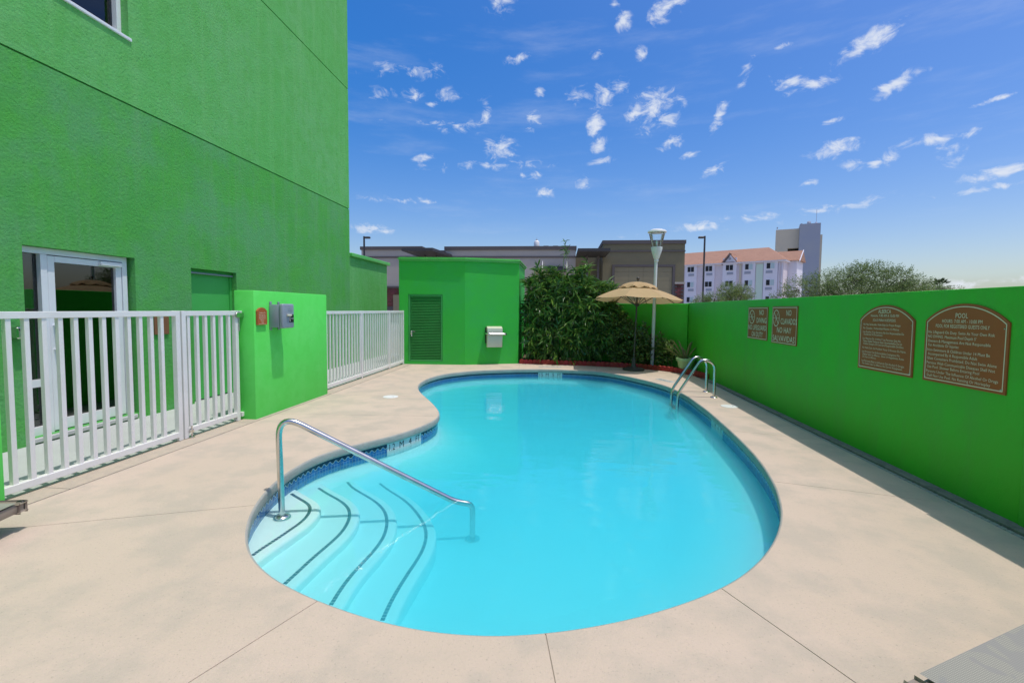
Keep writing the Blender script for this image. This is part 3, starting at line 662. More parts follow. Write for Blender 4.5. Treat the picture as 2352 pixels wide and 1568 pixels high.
mb = MB(); wallpc(YS, YE, J2+gp/2, TOP); mb.box(-16, BX-T_-.002, YE-.26, YE, J2+gp/2, TOP); mb.box(-16, BX-T_, YS, YE-.26, TOP-.3, TOP)
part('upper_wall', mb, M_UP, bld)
mb = MB()
for jz in (J1, J2): mb.box(BX-T_+.02, BX-.022, YS, YE-.022, jz-gp/2-.02, jz+gp/2+.02)
part('score_line', mb, M_GROOVE, bld)
# lower annex at the far end, with its metal cap
mb = MB(); mb.box(-12, BX-.004, YE+.002, 14.66, -.1, 2.885)
part('annex_wall', mb, M_UP, bld)
mb = MB(); mb.bbox(-12, BX+.075, YE+.004, 14.76, 2.86, 2.955, .012)
part('roof_cap', mb, M_CAP, bld)
# window high on the wall
wf = MB(); fx0, fx1 = BX-.20, BX-.10; fw = .06
wf.box(fx0, fx1, WY0, WY0+fw, WZ0, WZ1); wf.box(fx0, fx1, WY1-fw-.002, WY1-.002, WZ0, WZ1); wf.box(fx0, fx1, WY0+fw, WY1-fw-.002, WZ0, WZ0+fw); wf.box(fx0, fx1, WY0+fw, WY1-fw-.002, WZ1-fw, WZ1)
wf.box(fx0, fx1-.01, 4.66, 4.71, WZ0+fw, WZ1-fw)
win = part('window', wf, M_FRAME, bld)
part('window_pane', MB().box(fx0+.03, fx0+.036, WY0+fw, WY1-fw, WZ0+fw, WZ1-fw), M_WGLASS, win)
part('window_sill', MB().bbox(BX-.25, BX+.022, WY0-.03, WY1+.03, WZ0-.045, WZ0-.003, .008), M_FRAME, win)
cu = MB(); n_ = 56
for i in range(n_+1):
    y = WY0+.02+(WY1-WY0-.04)*i/n_; x = BX-.29+.03*sin(i*1.9)+.02*sin(i*.7)
    cu.v += [Vector((x, y, WZ0-.2)), Vector((x, y, WZ1+.1))]
    if i: cu.f.append((2*i-2, 2*i, 2*i+1, 2*i-1))
part('curtain', cu, M_CURT, win, smooth=180)
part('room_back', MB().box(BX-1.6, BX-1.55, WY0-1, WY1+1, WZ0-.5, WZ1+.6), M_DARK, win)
# glass entrance door: frame, side light, leaf
dr = MB(); fx0, fx1 = BX-.17, BX-.07; f = .065
SL = 4.585      # mullion between side light and door
dr.box(fx0, fx1, DY0, DY0+f*.6, DZ0, DZ1); dr.box(fx0, fx1, DY1-f-.05, DY1-.05, DZ0, DZ1); dr.box(fx0, fx1, DY0+f*.6, DY1-f-.05, DZ1-f-.004, DZ1-.004)
dr.box(fx0, fx1, SL, SL+f, DZ0, DZ1-f-.006); dr.box(fx0, fx1, DY0+f*.6, SL, DZ0, DZ0+.09); dr.box(fx0, fx1-.005, DY0+f*.6, SL, .60, .68)
door = part('glass_door', dr, M_FRAME, bld)
lf = MB(); a, b, s = SL+f+.008, DY1-f-.058, .075; lx0, lx1 = BX-.15, BX-.075
zt = DZ1-f-.014
lf.bbox(lx0, lx1, a, a+s, DZ0+.012, zt, .004); lf.bbox(lx0, lx1, b-s, b, DZ0+.012, zt, .004); lf.box(lx0, lx1, a+s, b-s, zt-s*.9, zt); lf.box(lx0, lx1, a+s, b-s, DZ0+.012, DZ0+.13)
part('door_leaf', lf, M_FRAME, door)
part('door_pane', MB().box(lx0+.03, lx0+.038, a+s, b-s, DZ0+.13, zt-s*.9), M_DGLASS, door)
part('side_pane', MB().box(fx0+.04, fx0+.048, DY0+f*.6, SL, .68, DZ1-f-.004), M_DGLASS, door)
part('side_pane', MB().box(fx0+.04, fx0+.048, DY0+f*.6, SL, DZ0+.09, .60), M_DGLASS, door)
part('push_bar', MB().tube([(BX-.185, a+.03, 1.12), (BX-.185, b-.02, 1.12)], .016), M_TEAL, door, smooth=60)
part('pull_handle', MB().tube(fillet([(BX-.075, a+.04, 1.0), (BX-.02, a+.04, 1.0), (BX-.02, a+.04, 1.27), (BX-.075, a+.04, 1.27)], .03), .012), M_FRAME, door, smooth=60)
part('door_closer', MB().bbox(BX-.075, BX-.035, b-.30, b-.02, zt-.055, zt-.005, .006), M_FRAME, door)
part('door_sill', MB().bbox(BX-.2, BX+.03, DY0, DY1-.05, DZ0-.055, DZ0-.003, .01), M_WALK, door)
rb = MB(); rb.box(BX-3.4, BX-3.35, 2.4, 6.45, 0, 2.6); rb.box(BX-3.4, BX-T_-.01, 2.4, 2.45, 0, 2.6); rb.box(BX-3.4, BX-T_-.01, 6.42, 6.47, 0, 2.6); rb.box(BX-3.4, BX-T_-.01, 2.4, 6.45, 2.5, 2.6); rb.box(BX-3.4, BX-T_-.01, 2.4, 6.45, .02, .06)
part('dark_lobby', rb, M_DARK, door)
# green steel door
gd = MB(); gd.bbox(BX-.16, BX-.11, GY0+.045, GY1-.045, .02, GZ1-.05, .004)
gdo = part('steel_door', gd, M_GDOOR, bld)
fr = MB(); fr.box(BX-.2, BX-.09, GY0, GY0+.045, 0, GZ1); fr.box(BX-.2, BX-.09, GY1-.045, GY1, 0, GZ1); fr.box(BX-.2, BX-.09, GY0+.045, GY1-.045, GZ1-.045, GZ1)
part('door_frame', fr, M_GDOOR, gdo)
part('hinge', MB().bbox(BX-.09, BX-.07, GY0+.01, GY0+.04, 1.72, 1.86, .003), M_GREY, gdo)
part('drip_strip', MB().bbox(BX-.11, BX-.05, GY0+.02, GY1-.02, GZ1-.075, GZ1-.05, .004), M_GREY, gdo)

# small things on the building wall
t = thing('ash_urn', 'small steel wall urn on green stucco next to the glass door', 'ash urn', (BX, 4.25, 1.15))
mb = MB(); mb.bbox(BX+.003, BX+.10, 4.205, 4.30, 1.15, 1.27, .012); part('body', mb, M_CHROME, t)
part('slot', MB().box(BX+.025, BX+.1015, 4.22, 4.285, 1.232, 1.252), M_DARK, t)
t = thing('wall_plaque', 'terracotta coloured plaque on green stucco between glass door and steel door', 'plaque', (BX, 6.03, 1.1))
part('plate', MB().bbox(BX+.002, BX+.022, 5.91, 6.15, 1.10, 1.35, .004), M_TERRA, t)

# ================================================================ PILLARS, GARDEN WALLS
def rough_pillar(y0, y1, x0, x1, h): return MB().bbox(x0, x1, y0, y1, -.02, h, .012, seg=2)
single('wall_pier', rough_pillar(5.775, 7.70, -4.30, -4.02, 1.715), M_PIL, 'bright green wall pier carrying the grey phone box between two white fences', 'wall', smooth=40, loc=(-4.16, 6.7, 0))
single('wall_pier', rough_pillar(.9, 2.965, -4.30, -4.045, 1.715), M_PIL, 'bright green wall pier at the near end of the white fence by the lounger', 'wall', smooth=40, loc=(-4.16, 2, 0))

wall = thing('garden_wall', 'long shaded green boundary wall carrying the four brown pool signs', 'wall', (3.25, 4, 0))
part('wall_panel', MB().bbox(3.252, 3.45, 3.606, 12.60, -.05, 1.70, .008, seg=2), M_WALL, wall, smooth=40)
part('wall_panel', MB().bbox(3.240, 3.45, YB, 3.598, -.05, 1.715, .008, seg=2), M_WALL, wall, smooth=40)
bw = thing('back_wall', 'green boundary wall behind the umbrella and white lamp post', 'wall', (1.2, 13.8, 0))
a = Vector((3.25, 12.42, 0)); b = Vector((-1.2, 15.35, 0)); d = (b-a).normalized(); M = Matrix(((d.x, -d.y, 0, a.x), (d.y, d.x, 0, a.y), (0, 0, 1, 0), (0, 0, 0, 1)))
part('wall_panel', MB().bbox(.02, (b-a).length, -.2, 0.0, -.05, 1.69, .008, M=M), M_WALL, bw)

# ================================================================ PUMP SHED
shed = thing('pump_shed', 'green pool equipment shed with louvred door and faceted corner', 'shed', (-2.6, 13, 0))
A = Vector((-4.32, 12.17)); B = Vector((-2.555, 12.305)); Cc = Vector((-1.17, 12.875)); D = Vector((-1.17, 14.9)); E_ = Vector((-4.32, 14.9))
H = 2.80
dn = (B-A).normalized(); lam = lambda s: A+dn*s
s0, s1, lz0, lz1 = .245, 1.17, .075, 1.875
lo = [lam(s0), lam(s1)]
inn = Vector((-dn.y, dn.x))*.12
mb = MB()
mb.prism([tuple(p) for p in (A, lam(s0), lam(s0)+inn, A+inn)], -.05, H)
mb.prism([tuple(p) for p in (lam(s1), B, B+inn*1.0, lam(s1)+inn)], -.05, H)
mb.prism([tuple(p) for p in (lam(s0), lam(s1), lam(s1)+inn, lam(s0)+inn)], lz1, H)
mb.prism([tuple(p) for p in (lam(s0), lam(s1), lam(s1)+inn, lam(s0)+inn)], -.05, lz0)
part('front_wall', mb, M_SHED, shed)
mb = MB().prism([tuple(p) for p in (B+Vector((.0005, .0005)), Cc, D, D+Vector((-.15, 0)), Cc+Vector((-.15, .1)), B+inn*1.02)], -.05, H)
part('angled_wall', mb, M_SHED, shed)
mb = MB().prism([tuple(p) for p in (A+inn*1.02, A+inn*1.02+Vector((.15, 0)), E_+Vector((.15, 0)), E_)], -.05, H)
part('side_wall', mb, M_SHED, shed)
capo = [A+Vector((-.03, -.06)), B+Vector((.01, -.065)), Cc+Vector((.05, -.06)), D+Vector((.07, 0)), E_+Vector((-.03, 0))]
mb = MB().prism([tuple(p) for p in capo], H+.002, H+.022); q = [p+(Vector((-2.7, 13.6))-p)*.02 for p in capo]
mb.prism([tuple(p) for p in q], H-.045, H+.001); mb.prism([tuple(p) for p in q], H+.0225, H+.055)
part('roof_cap', mb, M_CAP, shed)
M = Matrix(((dn.x, -dn.y, 0, lam(s0).x), (dn.y, dn.x, 0, lam(s0).y), (0, 0, 1, 0), (0, 0, 0, 1)))
W_ = s1-s0
fr = MB(); fr.bbox(.003, .05, .012, .07, lz0+.003, lz1-.003, .004, M=M); fr.bbox(W_-.05, W_-.003, .012, .07, lz0+.003, lz1-.003, .004, M=M); fr.bbox(.052, W_-.052, .012, .07, lz1-.05, lz1-.003, .004, M=M); fr.bbox(.052, W_-.052, .012, .07, lz0+.003, lz0+.05, .004, M=M)
ldoor = part('louvred_door', fr, M_LOUV, shed)
n_ = 40; h = (lz1-lz0-.11)/n_
sl_me = None
for k in range(n_):
    z = lz0+.055+h*(k+.5)
    if sl_me is None:
        sm_ = MB(); RX = Matrix.Rotation(radians(-38), 4, 'X'); sm_.box(.053, W_-.053, -.026, .026, -.003, .003, M=RX)
        sl_me = mesh_of('slat', sm_); sl_me.materials.append(M_LOUV)
    piece('slat', sl_me, ldoor, None, M=Matrix.Translation((0, 0, z)) @ M @ Matrix.Translation((0, .042, 0)))
part('door_back', MB().box(.05, W_-.05, .085, .09, lz0, lz1, M=M), M_DARK, ldoor)
hd = MB(); hd.bbox(.06, .11, -.012, .012, .80, .90, .006, M=M); hd.tube([M @ Vector(p) for p in ((.085, -.012, .885), (.085, -.05, .885), (.20, -.05, .885))], .009)
hd.bbox(.075, .115, -.03, -.012, .745, .795, .008, M=M)
part('latch', hd, M_CHROME, ldoor, smooth=50)

# wall box with a bar on the angled face
fd = (Cc-B).normalized(); fn = Vector((fd.y, -fd.x))
F = Matrix(((fd.x, fn.x, 0, B.x), (fd.y, fn.y, 0, B.y), (0, 0, 1, 0), (0, 0, 0, 1)))       # x along the face, y outwards
t = thing('wall_dispenser', 'cream enamel wall dispenser with silver bar on the angled shed wall', 'dispenser', (-1.8, 12.6, .46))
xa, xb = .585, 1.005
prof = [(.0, .47), (.0, 1.03), (.05, 1.035), (.15, .985), (.155, .80), (.125, .47)]
mb = MB(); P2 = [F @ Vector((x, y+.004, z)) for x in (xa, xb) for y, z in prof]; k = len(prof)
mb.add(P2, [tuple(range(k)), tuple(reversed(range(k, 2*k)))]+[(i, i+k, (i+1) % k+k, (i+1) % k) for i in range(k)])
bm = bmesh.new(); vs = [bm.verts.new(p) for p in mb.v]
for f_ in mb.f: bm.faces.new([vs[i] for i in f_])
bmesh.ops.recalc_face_normals(bm, faces=bm.faces); bmesh.ops.bevel(bm, geom=bm.edges[:], offset=.014, segments=2, profile=.6, affect='EDGES'); bm.verts.index_update()
mb = MB().add([v.co.copy() for v in bm.verts], [tuple(v.index for v in f_.verts) for f_ in bm.faces]); bm.free()
part('housing', mb, M_CREAMBOX, t, smooth=40)
part('back_plate', MB().box(xa-.03, xa+.02, .003, .03, .58, 1.0, M=F), M_DARK, t)
bar = fillet([F @ Vector(p) for p in ((xa-.03, .02, .845), (xa-.02, .19, .835), (xb+.10, .20, .825), (xb+.09, .05, .84))], .08)
part('bar', MB().tube(bar, .032, 12), M_CHROME, t, smooth=60)

# ================================================================ FENCES
bal_me = mesh_of('baluster', MB().bbox(-.019, .019, -.019, .019, 0, 1.29, .002)); bal_me.materials.append(M_WHITE)
FX = -4.215
def fence_panel(name, label, cat, y0, y1, bars, posts, zb=.045, group=None, barw=1.0, ztop=1.445):
    t = thing(name, label, cat, (FX, (y0+y1)/2, 0), group)
    part('top_rail', MB().bbox(FX-.026, FX+.026, y0, y1, ztop-.055, ztop, .003), M_WHITE, t)
    part('bottom_rail', MB().bbox(FX-.026, FX+.026, y0, y1, zb, zb+.058, .003), M_WHITE, t)
    for y in posts: part('post', MB().bbox(FX-.028, FX+.028, y-.028, y+.028, .006, ztop+.002, .003), M_WHITE, t)
    for y in bars:
        M = Matrix.Translation((FX, y, zb+.054)) @ Matrix.Diagonal((barw, barw, (ztop-zb-.105)/1.29, 1))
        piece('baluster', bal_me, t, None, M=M)
    return t
fence_panel('white_fence', 'long white metal fence panel in front of the glass door', 'fence', 2.97, 4.765, [3.149+.1262*k for k in range(12)], [4.735], group='white metal fence panels')
g = fence_panel('white_gate', 'narrow white metal gate in front of the green steel door', 'gate', 4.79, 5.70, [4.892+.131*k for k in range(6)], [4.815, 5.675], zb=.06)
lt = MB(); lt.bbox(FX+.028, FX+.05, 5.64, 5.78, 1.36, 1.42, .004); lt.tube([(FX+.04, 5.70, 1.36), (FX+.04, 5.70, 1.18)], .008)
part('latch', lt, M_CHROME, g)
bo = MB(); bo.tube([(FX+.045, 4.86, .14), (FX+.045, 4.86, .012)], .009); bo.bbox(FX+.028, FX+.055, 4.835, 4.885, .06, .10, .004); bo.lathe([(.03, 0), (.03, .012), (.012, .014)], (FX+.045, 4.86, .003), 12)
part('drop_bolt', bo, M_CHROME, g)
fence_panel('white_fence', 'short two bar white fence piece between gate and green pier', 'fence', 5.735, 6.0, [5.80, 5.915], [], group='white metal fence panels')
_s = .1285
fence_panel('white_fence', 'white metal fence panel starting at the far side of the green pier', 'fence', 7.705, 9.54, [7.79+_s*k for k in range(14)], [9.52], group='white metal fence panels', barw=.8, ztop=1.435)
fence_panel('white_fence', 'white metal fence panel in the middle of the far fence run', 'fence', 9.56, 11.14, [9.63+_s*k for k in range(12)], [11.12], group='white metal fence panels', barw=.8, ztop=1.435)
fence_panel('white_fence', 'white metal fence panel ending against the louvred shed', 'fence', 11.16, 12.18, [11.24+_s*k for k in range(7)], [12.15], group='white metal fence panels', barw=.8, ztop=1.435)

# ================================================================ POOLSIDE METAL
t = thing('pool_handrail', 'bent stainless handrail rising from the pool entry steps', 'handrail', (-2.236, 3.509, -.2))
path = fillet([(-2.236, 3.509, -.212), (-2.254, 3.505, .650), (-.90, 3.951, -.192), (-.755, 3.998, -.225), (-.755, 3.999, -.58)], [.21, .08, .06], 9)
part('rail', MB().tube(path, .0245, 16), M_CHROME, t, smooth=60)
part('flange', MB().lathe([(.068, -.214), (.068, -.206), (.058, -.192), (.036, -.186), (.028, -.186)], (-2.236, 3.509, 0), 24), M_CHROME, t, smooth=40)
part('flange', MB().lathe([(.068, -.565), (.066, -.535), (.03, -.53)], (-.755, 3.999, 0), 24), M_CHROME, t, smooth=40)
t = thing('pool_ladder', 'stainless pool ladder with two arched rails at the deck edge', 'ladder', (2.65, 8.65, 0))
for (bx, by), (ex, ey), zt in (((2.70, 8.955), (2.03, 8.735), .0), ((2.662, 8.388), (2.045, 8.35), .0)):
    b_ = Vector((bx, by, 0)); e_ = Vector((ex, ey, 0)); L = lambda f, z: (b_.x+(e_.x-b_.x)*f, b_.y+(e_.y-b_.y)*f, z)
    pth = fillet([L(0, -.01), L(.0, .60), L(.36, .68), L(.96, .10), L(1.0, .0), L(1.03, -.56)], [.17, .17, .06, .06], 8)
    part('rail', MB().tube(pth, .0245, 14), M_CHROME, t, smooth=60)
    part('flange', MB().lathe([(.062, .001), (.062, .01), (.05, .02), (.026, .026)], (bx, by, 0), 20), M_CHROME, t, smooth=40)
for z in (-.20, -.36): part('tread', MB().bbox(1.97, 2.07, 8.36, 8.73, z-.02, z, .006), M_CHROME, t)

for x, y, lab in ((-2.855, 7.605, 'round white skimmer lid in the deck near the far white fence'), (2.668, 7.65, 'round white skimmer lid in the deck near the pool ladder')):
    t = thing('skimmer_lid', lab, 'skimmer lid', (x, y, 0), 'skimmer lids in the deck')
    part('lid', MB().lathe([(.128, .0005), (.126, .006), (.11, .008), (.0, .0085)], (x, y, 0), 32), M_WHITE, t, smooth=30)
    part('finger_hole', MB().lathe([(.011, .0087), (.0, .0092)], (x+.05, y-.01, 0), 10), M_DARK, t)
def deck_mark(cx_, cy_, ang, lines, w, h, label):
    M = Matrix.Translation((cx_, cy_, .0)) @ Matrix.Rotation(ang, 4, 'Z')
    t = thing('deck_marker', label, 'depth marker', (cx_, cy_, 0))
    n_ = 4
    for k in range(n_): part('marker_tile', MB().bbox(-w/2+k*w/n_+.002, -w/2+(k+1)*w/n_-.002, -h/2, h/2, .0005, .005, .001, M=M), M_WTILE, t)
    for ln_ in lines: part('lettering', text_mb([ln_], M), M_BLACK, t)
deck_mark(-.27, 12.25, pi, [('1.5', -.225, -.035, .075, .10, 'C', .0062), ('M', -.075, -.035, .075, .07, 'C', .0062), ('5', .075, -.035, .075, None, 'C', .0062), ('FT', .225, -.035, .075, .09, 'C', .0062)], .60, .14, 'white depth marker tiles in the deck in front of the bamboo hedge')
deck_mark(2.25, 10.3, radians(115), [('NO', -.15, -.03, .065, .1, 'C', .0062), ('DIVING', .08, -.03, .065, .28, 'C', .0062)], .52, .14, 'white marker tiles in the sunny deck between umbrella and ladder')

# ================================================================ UMBRELLA
ub = Vector((1.83, 11.98, 0))
um = thing('patio_umbrella', 'open tan canvas patio umbrella on a dark round base', 'umbrella', ub)
LEAN = Matrix.Translation(ub) @ Matrix.Rotation(radians(-3.2), 4, 'X') @ Matrix.Rotation(radians(2.0), 4, 'Y')
part('base', MB().lathe([(.265, .004), (.27, .02), (.265, .045), (.21, .062), (.075, .075), (.055, .10), (.05, .30), (.034, .31), (.0, .31)], ub, 32), M_UBASE, um, smooth=40)
part('pole', MB().tube([LEAN @ Vector((0, 0, z)) for z in (.30, 1.2, 2.24)], .021, 14), M_BRONZE, um, smooth=60)
part('finial', MB().lathe([(.012, 2.24), (.016, 2.265), (.035, 2.285), (.040, 2.305), (.033, 2.33), (.012, 2.343), (.0, 2.345)], (0, 0, 0), 14, M=LEAN), M_BRONZE, um, smooth=60)
part('hub', MB().lathe([(.03, 1.60), (.055, 1.61), (.055, 1.67), (.03, 1.68)], (0, 0, 0), 14, M=LEAN), M_BRONZE, um, smooth=40)
def octr(r_in, r_out, z_in, z_out, sag, rows=9, sub=8, flap=0.0, seed=1):
    """octagonal cloth panels, sagging a little between the ribs; one mesh per panel"""
    out = []
    for k in range(8):
        a0 = pi/8+k*pi/4; a1 = a0+pi/4; mb = MB()
        for i in range(rows+1):
            f = i/rows; r = r_in+(r_out-r_in)*f; z = z_in+(z_out-z_in)*f+.05*sin(pi*f)*(.6)
            for j in range(sub+1):
                g = j/sub; p = Vector((cos(a0), sin(a0), 0))*(1-g)+Vector((cos(a1), sin(a1), 0))*g
                zz = z-sag*sin(pi*g)*f; q = p*r+Vector((0, 0, zz))
                if flap and i == rows: q.z -= flap*(.5+.5*sin(g*9+k*2.1))
                mb.v.append(LEAN @ q)
        w = sub+1
        for i in range(rows):
            for j in range(sub): mb.f.append((i*w+j, (i+1)*w+j, (i+1)*w+j+1, i*w+j+1))
        out.append(mb)
    return out
for mb in octr(.30, 1.12, 2.075, 1.765, .022): part('canopy_panel', mb, M_CANVAS, um, smooth=180)
for mb in octr(.02, .50, 2.225, 2.085, .01, 6, 8, flap=.05): part('vent_panel', mb, M_CANVAS, um, smooth=180)
for k in range(8):
    a_ = pi/8+k*pi/4; e = Vector((cos(a_), sin(a_), 0))
    rb = MB().tube([LEAN @ (e*r+Vector((0, 0, z))) for r, z in ((.03, 2.19), (.32, 2.075), (.72, 1.932), (1.10, 1.755))], .009, 8)
    rib = part('rib', rb, M_BRONZE, um, smooth=60)
    part('strut', MB().tube([LEAN @ (e*.05+Vector((0, 0, 1.64))), LEAN @ (e*.62+Vector((0, 0, 1.955)))], .008, 8), M_BRONZE, rib, smooth=60)

# ================================================================ LAMP POST
lp = Vector((2.40, 12.60, 0.02))
t = thing('lamp_post', 'tall white lamp post with clear flared lantern behind the umbrella', 'lamp post', lp)
LX = lambda z: 2.40+.0125*z
part('post', MB().tube([(2.40, 12.6, .0), (LX(1.4), 12.6, 1.4), (LX(2.78), 12.6, 2.78)], [.047, .044, .040], 18), M_LAMPW, t, smooth=60)
cxl = LX(2.9)+.005
part('neck', MB().lathe([(.050, 2.765), (.054, 2.77), (.054, 2.82), (.05, 2.83), (.075, 2.87), (.115, 3.0), (.140, 3.09), (.142, 3.145), (.12, 3.15), (.0, 3.15)], (cxl, 12.6, 0), 28), M_LAMPW, t, smooth=40)
part('glass_cone', MB().lathe([(.118, 3.152), (.205, 3.50)], (cxl, 12.6, 0), 28, cap=False), M_GLASS, t, smooth=60)
part('top_cap', MB().lathe([(.10, 3.50), (.232, 3.515), (.24, 3.53), (.225, 3.565), (.13, 3.60), (.0, 3.61)], (cxl, 12.6, 0), 30), M_WHITE, t, smooth=40)
part('lamp_bulb', MB().lathe([(.02, 3.155), (.025, 3.20), (.03, 3.27), (.02, 3.31), (.0, 3.315)], (cxl, 12.6, 0), 16), M_WHITE, t, smooth=50)
for k in range(4):
    a_ = k*pi/2+.5; part('strut', MB().tube([(cxl+.125*cos(a_), 12.6+.125*sin(a_), 3.15), (cxl+.212*cos(a_), 12.6+.212*sin(a_), 3.51)], .006, 6), M_LAMPW, t)

# ================================================================ PLANTING BED
CURB = smooth_path([(-1.13, 12.86, 0), (-.5, 12.83, 0), (.15, 12.77, 0), (.75, 12.68, 0), (1.29, 12.56, 0), (1.82, 12.40, 0), (2.34, 12.12, 0), (2.78, 11.71, 0), (3.10, 11.17, 0), (3.235, 10.60, 0)], 10)
bed = [(p.x, p.y) for p in CURB]+[(3.25, 12.40), (-1.165, 15.3)]
setting('planting_bed', MB().prism(bed, -.08, .035, bottom=False), M_SOIL)
edg = thing('garden_edging', 'low scalloped red edging blocks round the planting bed', 'edging', (1.3, 12.4, 0))
bm = bmesh.new()
prof = [(-.06, 0), (.06, 0), (.06, .10), (.047, .118), (.02, .128), (-.02, .128), (-.047, .118), (-.06, .10)]
P_ = [bm.verts.new((x, -.035, z)) for x, z in prof]; f_ = bm.faces.new(P_); r_ = bmesh.ops.extrude_face_region(bm, geom=[f_])
for v in [q for q in r_['geom'] if isinstance(q, bmesh.types.BMVert)]: v.co.y += .07
bmesh.ops.recalc_face_normals(bm, faces=bm.faces); bmesh.ops.bevel(bm, geom=bm.edges[:], offset=.006, segments=1, affect='EDGES')
cb_me = bpy.data.meshes.new('edging_block'); bm.to_mesh(cb_me); bm.free(); cb_me.materials.append(M_RED)
acc_ = .06; rng = random.Random(8)
for i in range(len(CURB)-1):
    s_ = CURB[i+1]-CURB[i]; L0 = s_.length
    while acc_ < L0:
        p = CURB[i]+s_*(acc_/L0); piece('edging_block', cb_me, edg, (p.x, p.y, rng.uniform(-.004, .003)), math.atan2(s_.y, s_.x)+rng.uniform(-.04, .04)); acc_ += .123
    acc_ -= L0

def leaf_mb(L, W, bend=.15, fold=.12):
    """narrow blade along +x with a folded midrib"""
    xs = [0, .18, .5, .8, 1.0]; ws = [.12, .8, 1.0, .55, 0.0]; v = []; f = []
    for x, w in zip(xs, ws):
        z = -bend*L*x*x
        if w == 0: v.append(Vector((x*L, 0, z)))
        else: v += [Vector((x*L, -w*W/2, z+fold*W*w)), Vector((x*L, 0, z)), Vector((x*L, w*W/2, z+fold*W*w))]
    for i in range(3):
        q = 3*i; f += [(q, q+3, q+4, q+1), (q+1, q+4, q+5, q+2)]
    f += [(9, 12, 10), (10, 12, 11)]
    return v, f
def frame_from(d, roll):
    d = d.normalized(); up = Vector((0, 0, 1)) if abs(d.z) < .95 else Vector((1, 0, 0))
    y = up.cross(d).normalized(); z = d.cross(y)
    R = Matrix((d, y, z)).transposed().to_4x4()
    return R @ Matrix.Rotation(roll, 4, 'X')
CAMP = Vector((0, 0, 1.5))
# ---- bamboo-like hedge
rng = random.Random(11)
hedge = thing('bamboo_hedge', 'large dense bamboo hedge with long pointed leaves between shed and umbrella', 'hedge', (.4, 13.4, 0))
LUMPS = [(-.70, 13.45, 1.05, .55, .55, 1.05), (-.45, 13.35, 1.75, .60, .55, .75), (.05, 13.25, 1.25, .75, .60, 1.15), (.30, 13.45, 1.90, .75, .55, .62), (.62, 13.4, 2.22, .30, .35, .36), (-.35, 13.5, 2.22, .40, .40, .38), (.85, 13.15, 1.15, .70, .55, 1.05), (1.05, 13.4, 1.75, .55, .5, .55), (1.30, 13.2, 1.10, .45, .5, .75), (.1, 13.0, .55, 1.0, .42, .55), (-.75, 13.2, .5, .35, .35, .5), (1.25, 13.5, 2.05, .25, .3, .22)]
lv, lf_ = leaf_mb(1.0, .17, .25, .5)
leaves = []; stems = MB()
def hedge_tip(c, d, n, L):
    d = d.normalized()
    for k in range(n):
        a_ = rng.uniform(0, 2*pi); perp = frame_from(d, a_) @ Vector((0, 1, 0))
        dd = (d*rng.uniform(.2, 1.0)+perp*rng.uniform(.35, 1.0)+Vector((0, 0, -.32))).normalized()
        p = c-d*rng.uniform(0, .16); leaves.append((Matrix.Translation(p) @ frame_from(dd, rng.uniform(-1.1, 1.1)) @ Matrix.Scale(L*rng.uniform(.6, 1.25), 4), p))
    stems.tube([c-d*.30+Vector((0, 0, -.05)), c-d*.12, c], [.005, .004, .002], 5, cap=False)
for (x, y, z, rx, ry, rz) in LUMPS:
    n = int(165*(rx*rz+ry*rz+rx*ry)/1.6)
    for _ in range(n):
        u = Vector((rng.gauss(0, 1), rng.gauss(0, 1), rng.gauss(0, 1))).normalized(); s = rng.uniform(.6, 1.14)
        p = Vector((x+u.x*rx*s, y+u.y*ry*s, max(.10, z+u.z*rz*s)))
        if p.x < -1.10 or p.y > 14.3 or p.y < 12.62-.12*max(0, p.x): continue
        low = p.z < .9
        if low and rng.random() < .35: continue
        hedge_tip(p, u+Vector((0, 0, .35))+Vector((rng.uniform(-.4, .4), rng.uniform(-.4, .4), rng.uniform(-.3, .3))), rng.randint(7, 11), rng.uniform(.17, .27) if not low else rng.uniform(.19, .28))
# sprays that stick out of the top
for x, y, z, hgt in ((-.9, 13.2, 2.25, .25), (-.55, 13.3, 2.45, .3), (.62, 13.3, 2.55, .3), (.1, 13.3, 2.35, .3), (1.15, 13.2, 2.10, .3), (1.35, 13.3, 2.05, .28), (.3, 13.3, 2.42, .25), (-.2, 13.3, 2.5, .2)):
    for q in range(7):
        p = Vector((x+rng.uniform(-.14, .14), y+rng.uniform(-.1, .1), z+hgt*rng.uniform(-.6, 1)))
        hedge_tip(p, Vector((rng.uniform(-.5, .5), rng.uniform(-.5, .3), 1)), 9, .27)
# canes, and one tall cane with a leafy tip
for k in range(26):
    x = rng.uniform(-.9, 1.3); y = rng.uniform(13.1, 13.7); stems.tube([(x, y, 0), (x+rng.uniform(-.1, .1), y, 1.0), (x+rng.uniform(-.25, .25), y+rng.uniform(-.15, .15), rng.uniform(1.6, 2.2))], [.012, .010, .005], 6)
stems.tube([(.05, 13.0, 1.0), (.02, 13.0, 2.2), (.04, 13.0, 2.75), (.09, 13.0, 3.20)], [.011, .010, .008, .004], 6)
for q in range(5): hedge_tip(Vector((.09+rng.uniform(-.03, .03), 13.0, 3.05+.08*q)), Vector((rng.uniform(-.3, .5), -.2, 1)), 5, .17)
part('cane', stems, M_CANE, hedge, smooth=60)
leaves.sort(key=lambda t_: t_[1].y-.25*t_[1].z+rng.uniform(-.25, .25))
bl_me = mesh_of('leaf', MB().add(lv, lf_)); bl_me.materials.append(M_LEAF)
for M, p in leaves[:300]: piece('leaf', bl_me, hedge, None, M=M)
mb = MB()
for M, p in leaves[300:]: mb.add([M @ q for q in lv], lf_)
part('foliage', mb, M_LEAF, hedge, kind='stuff')
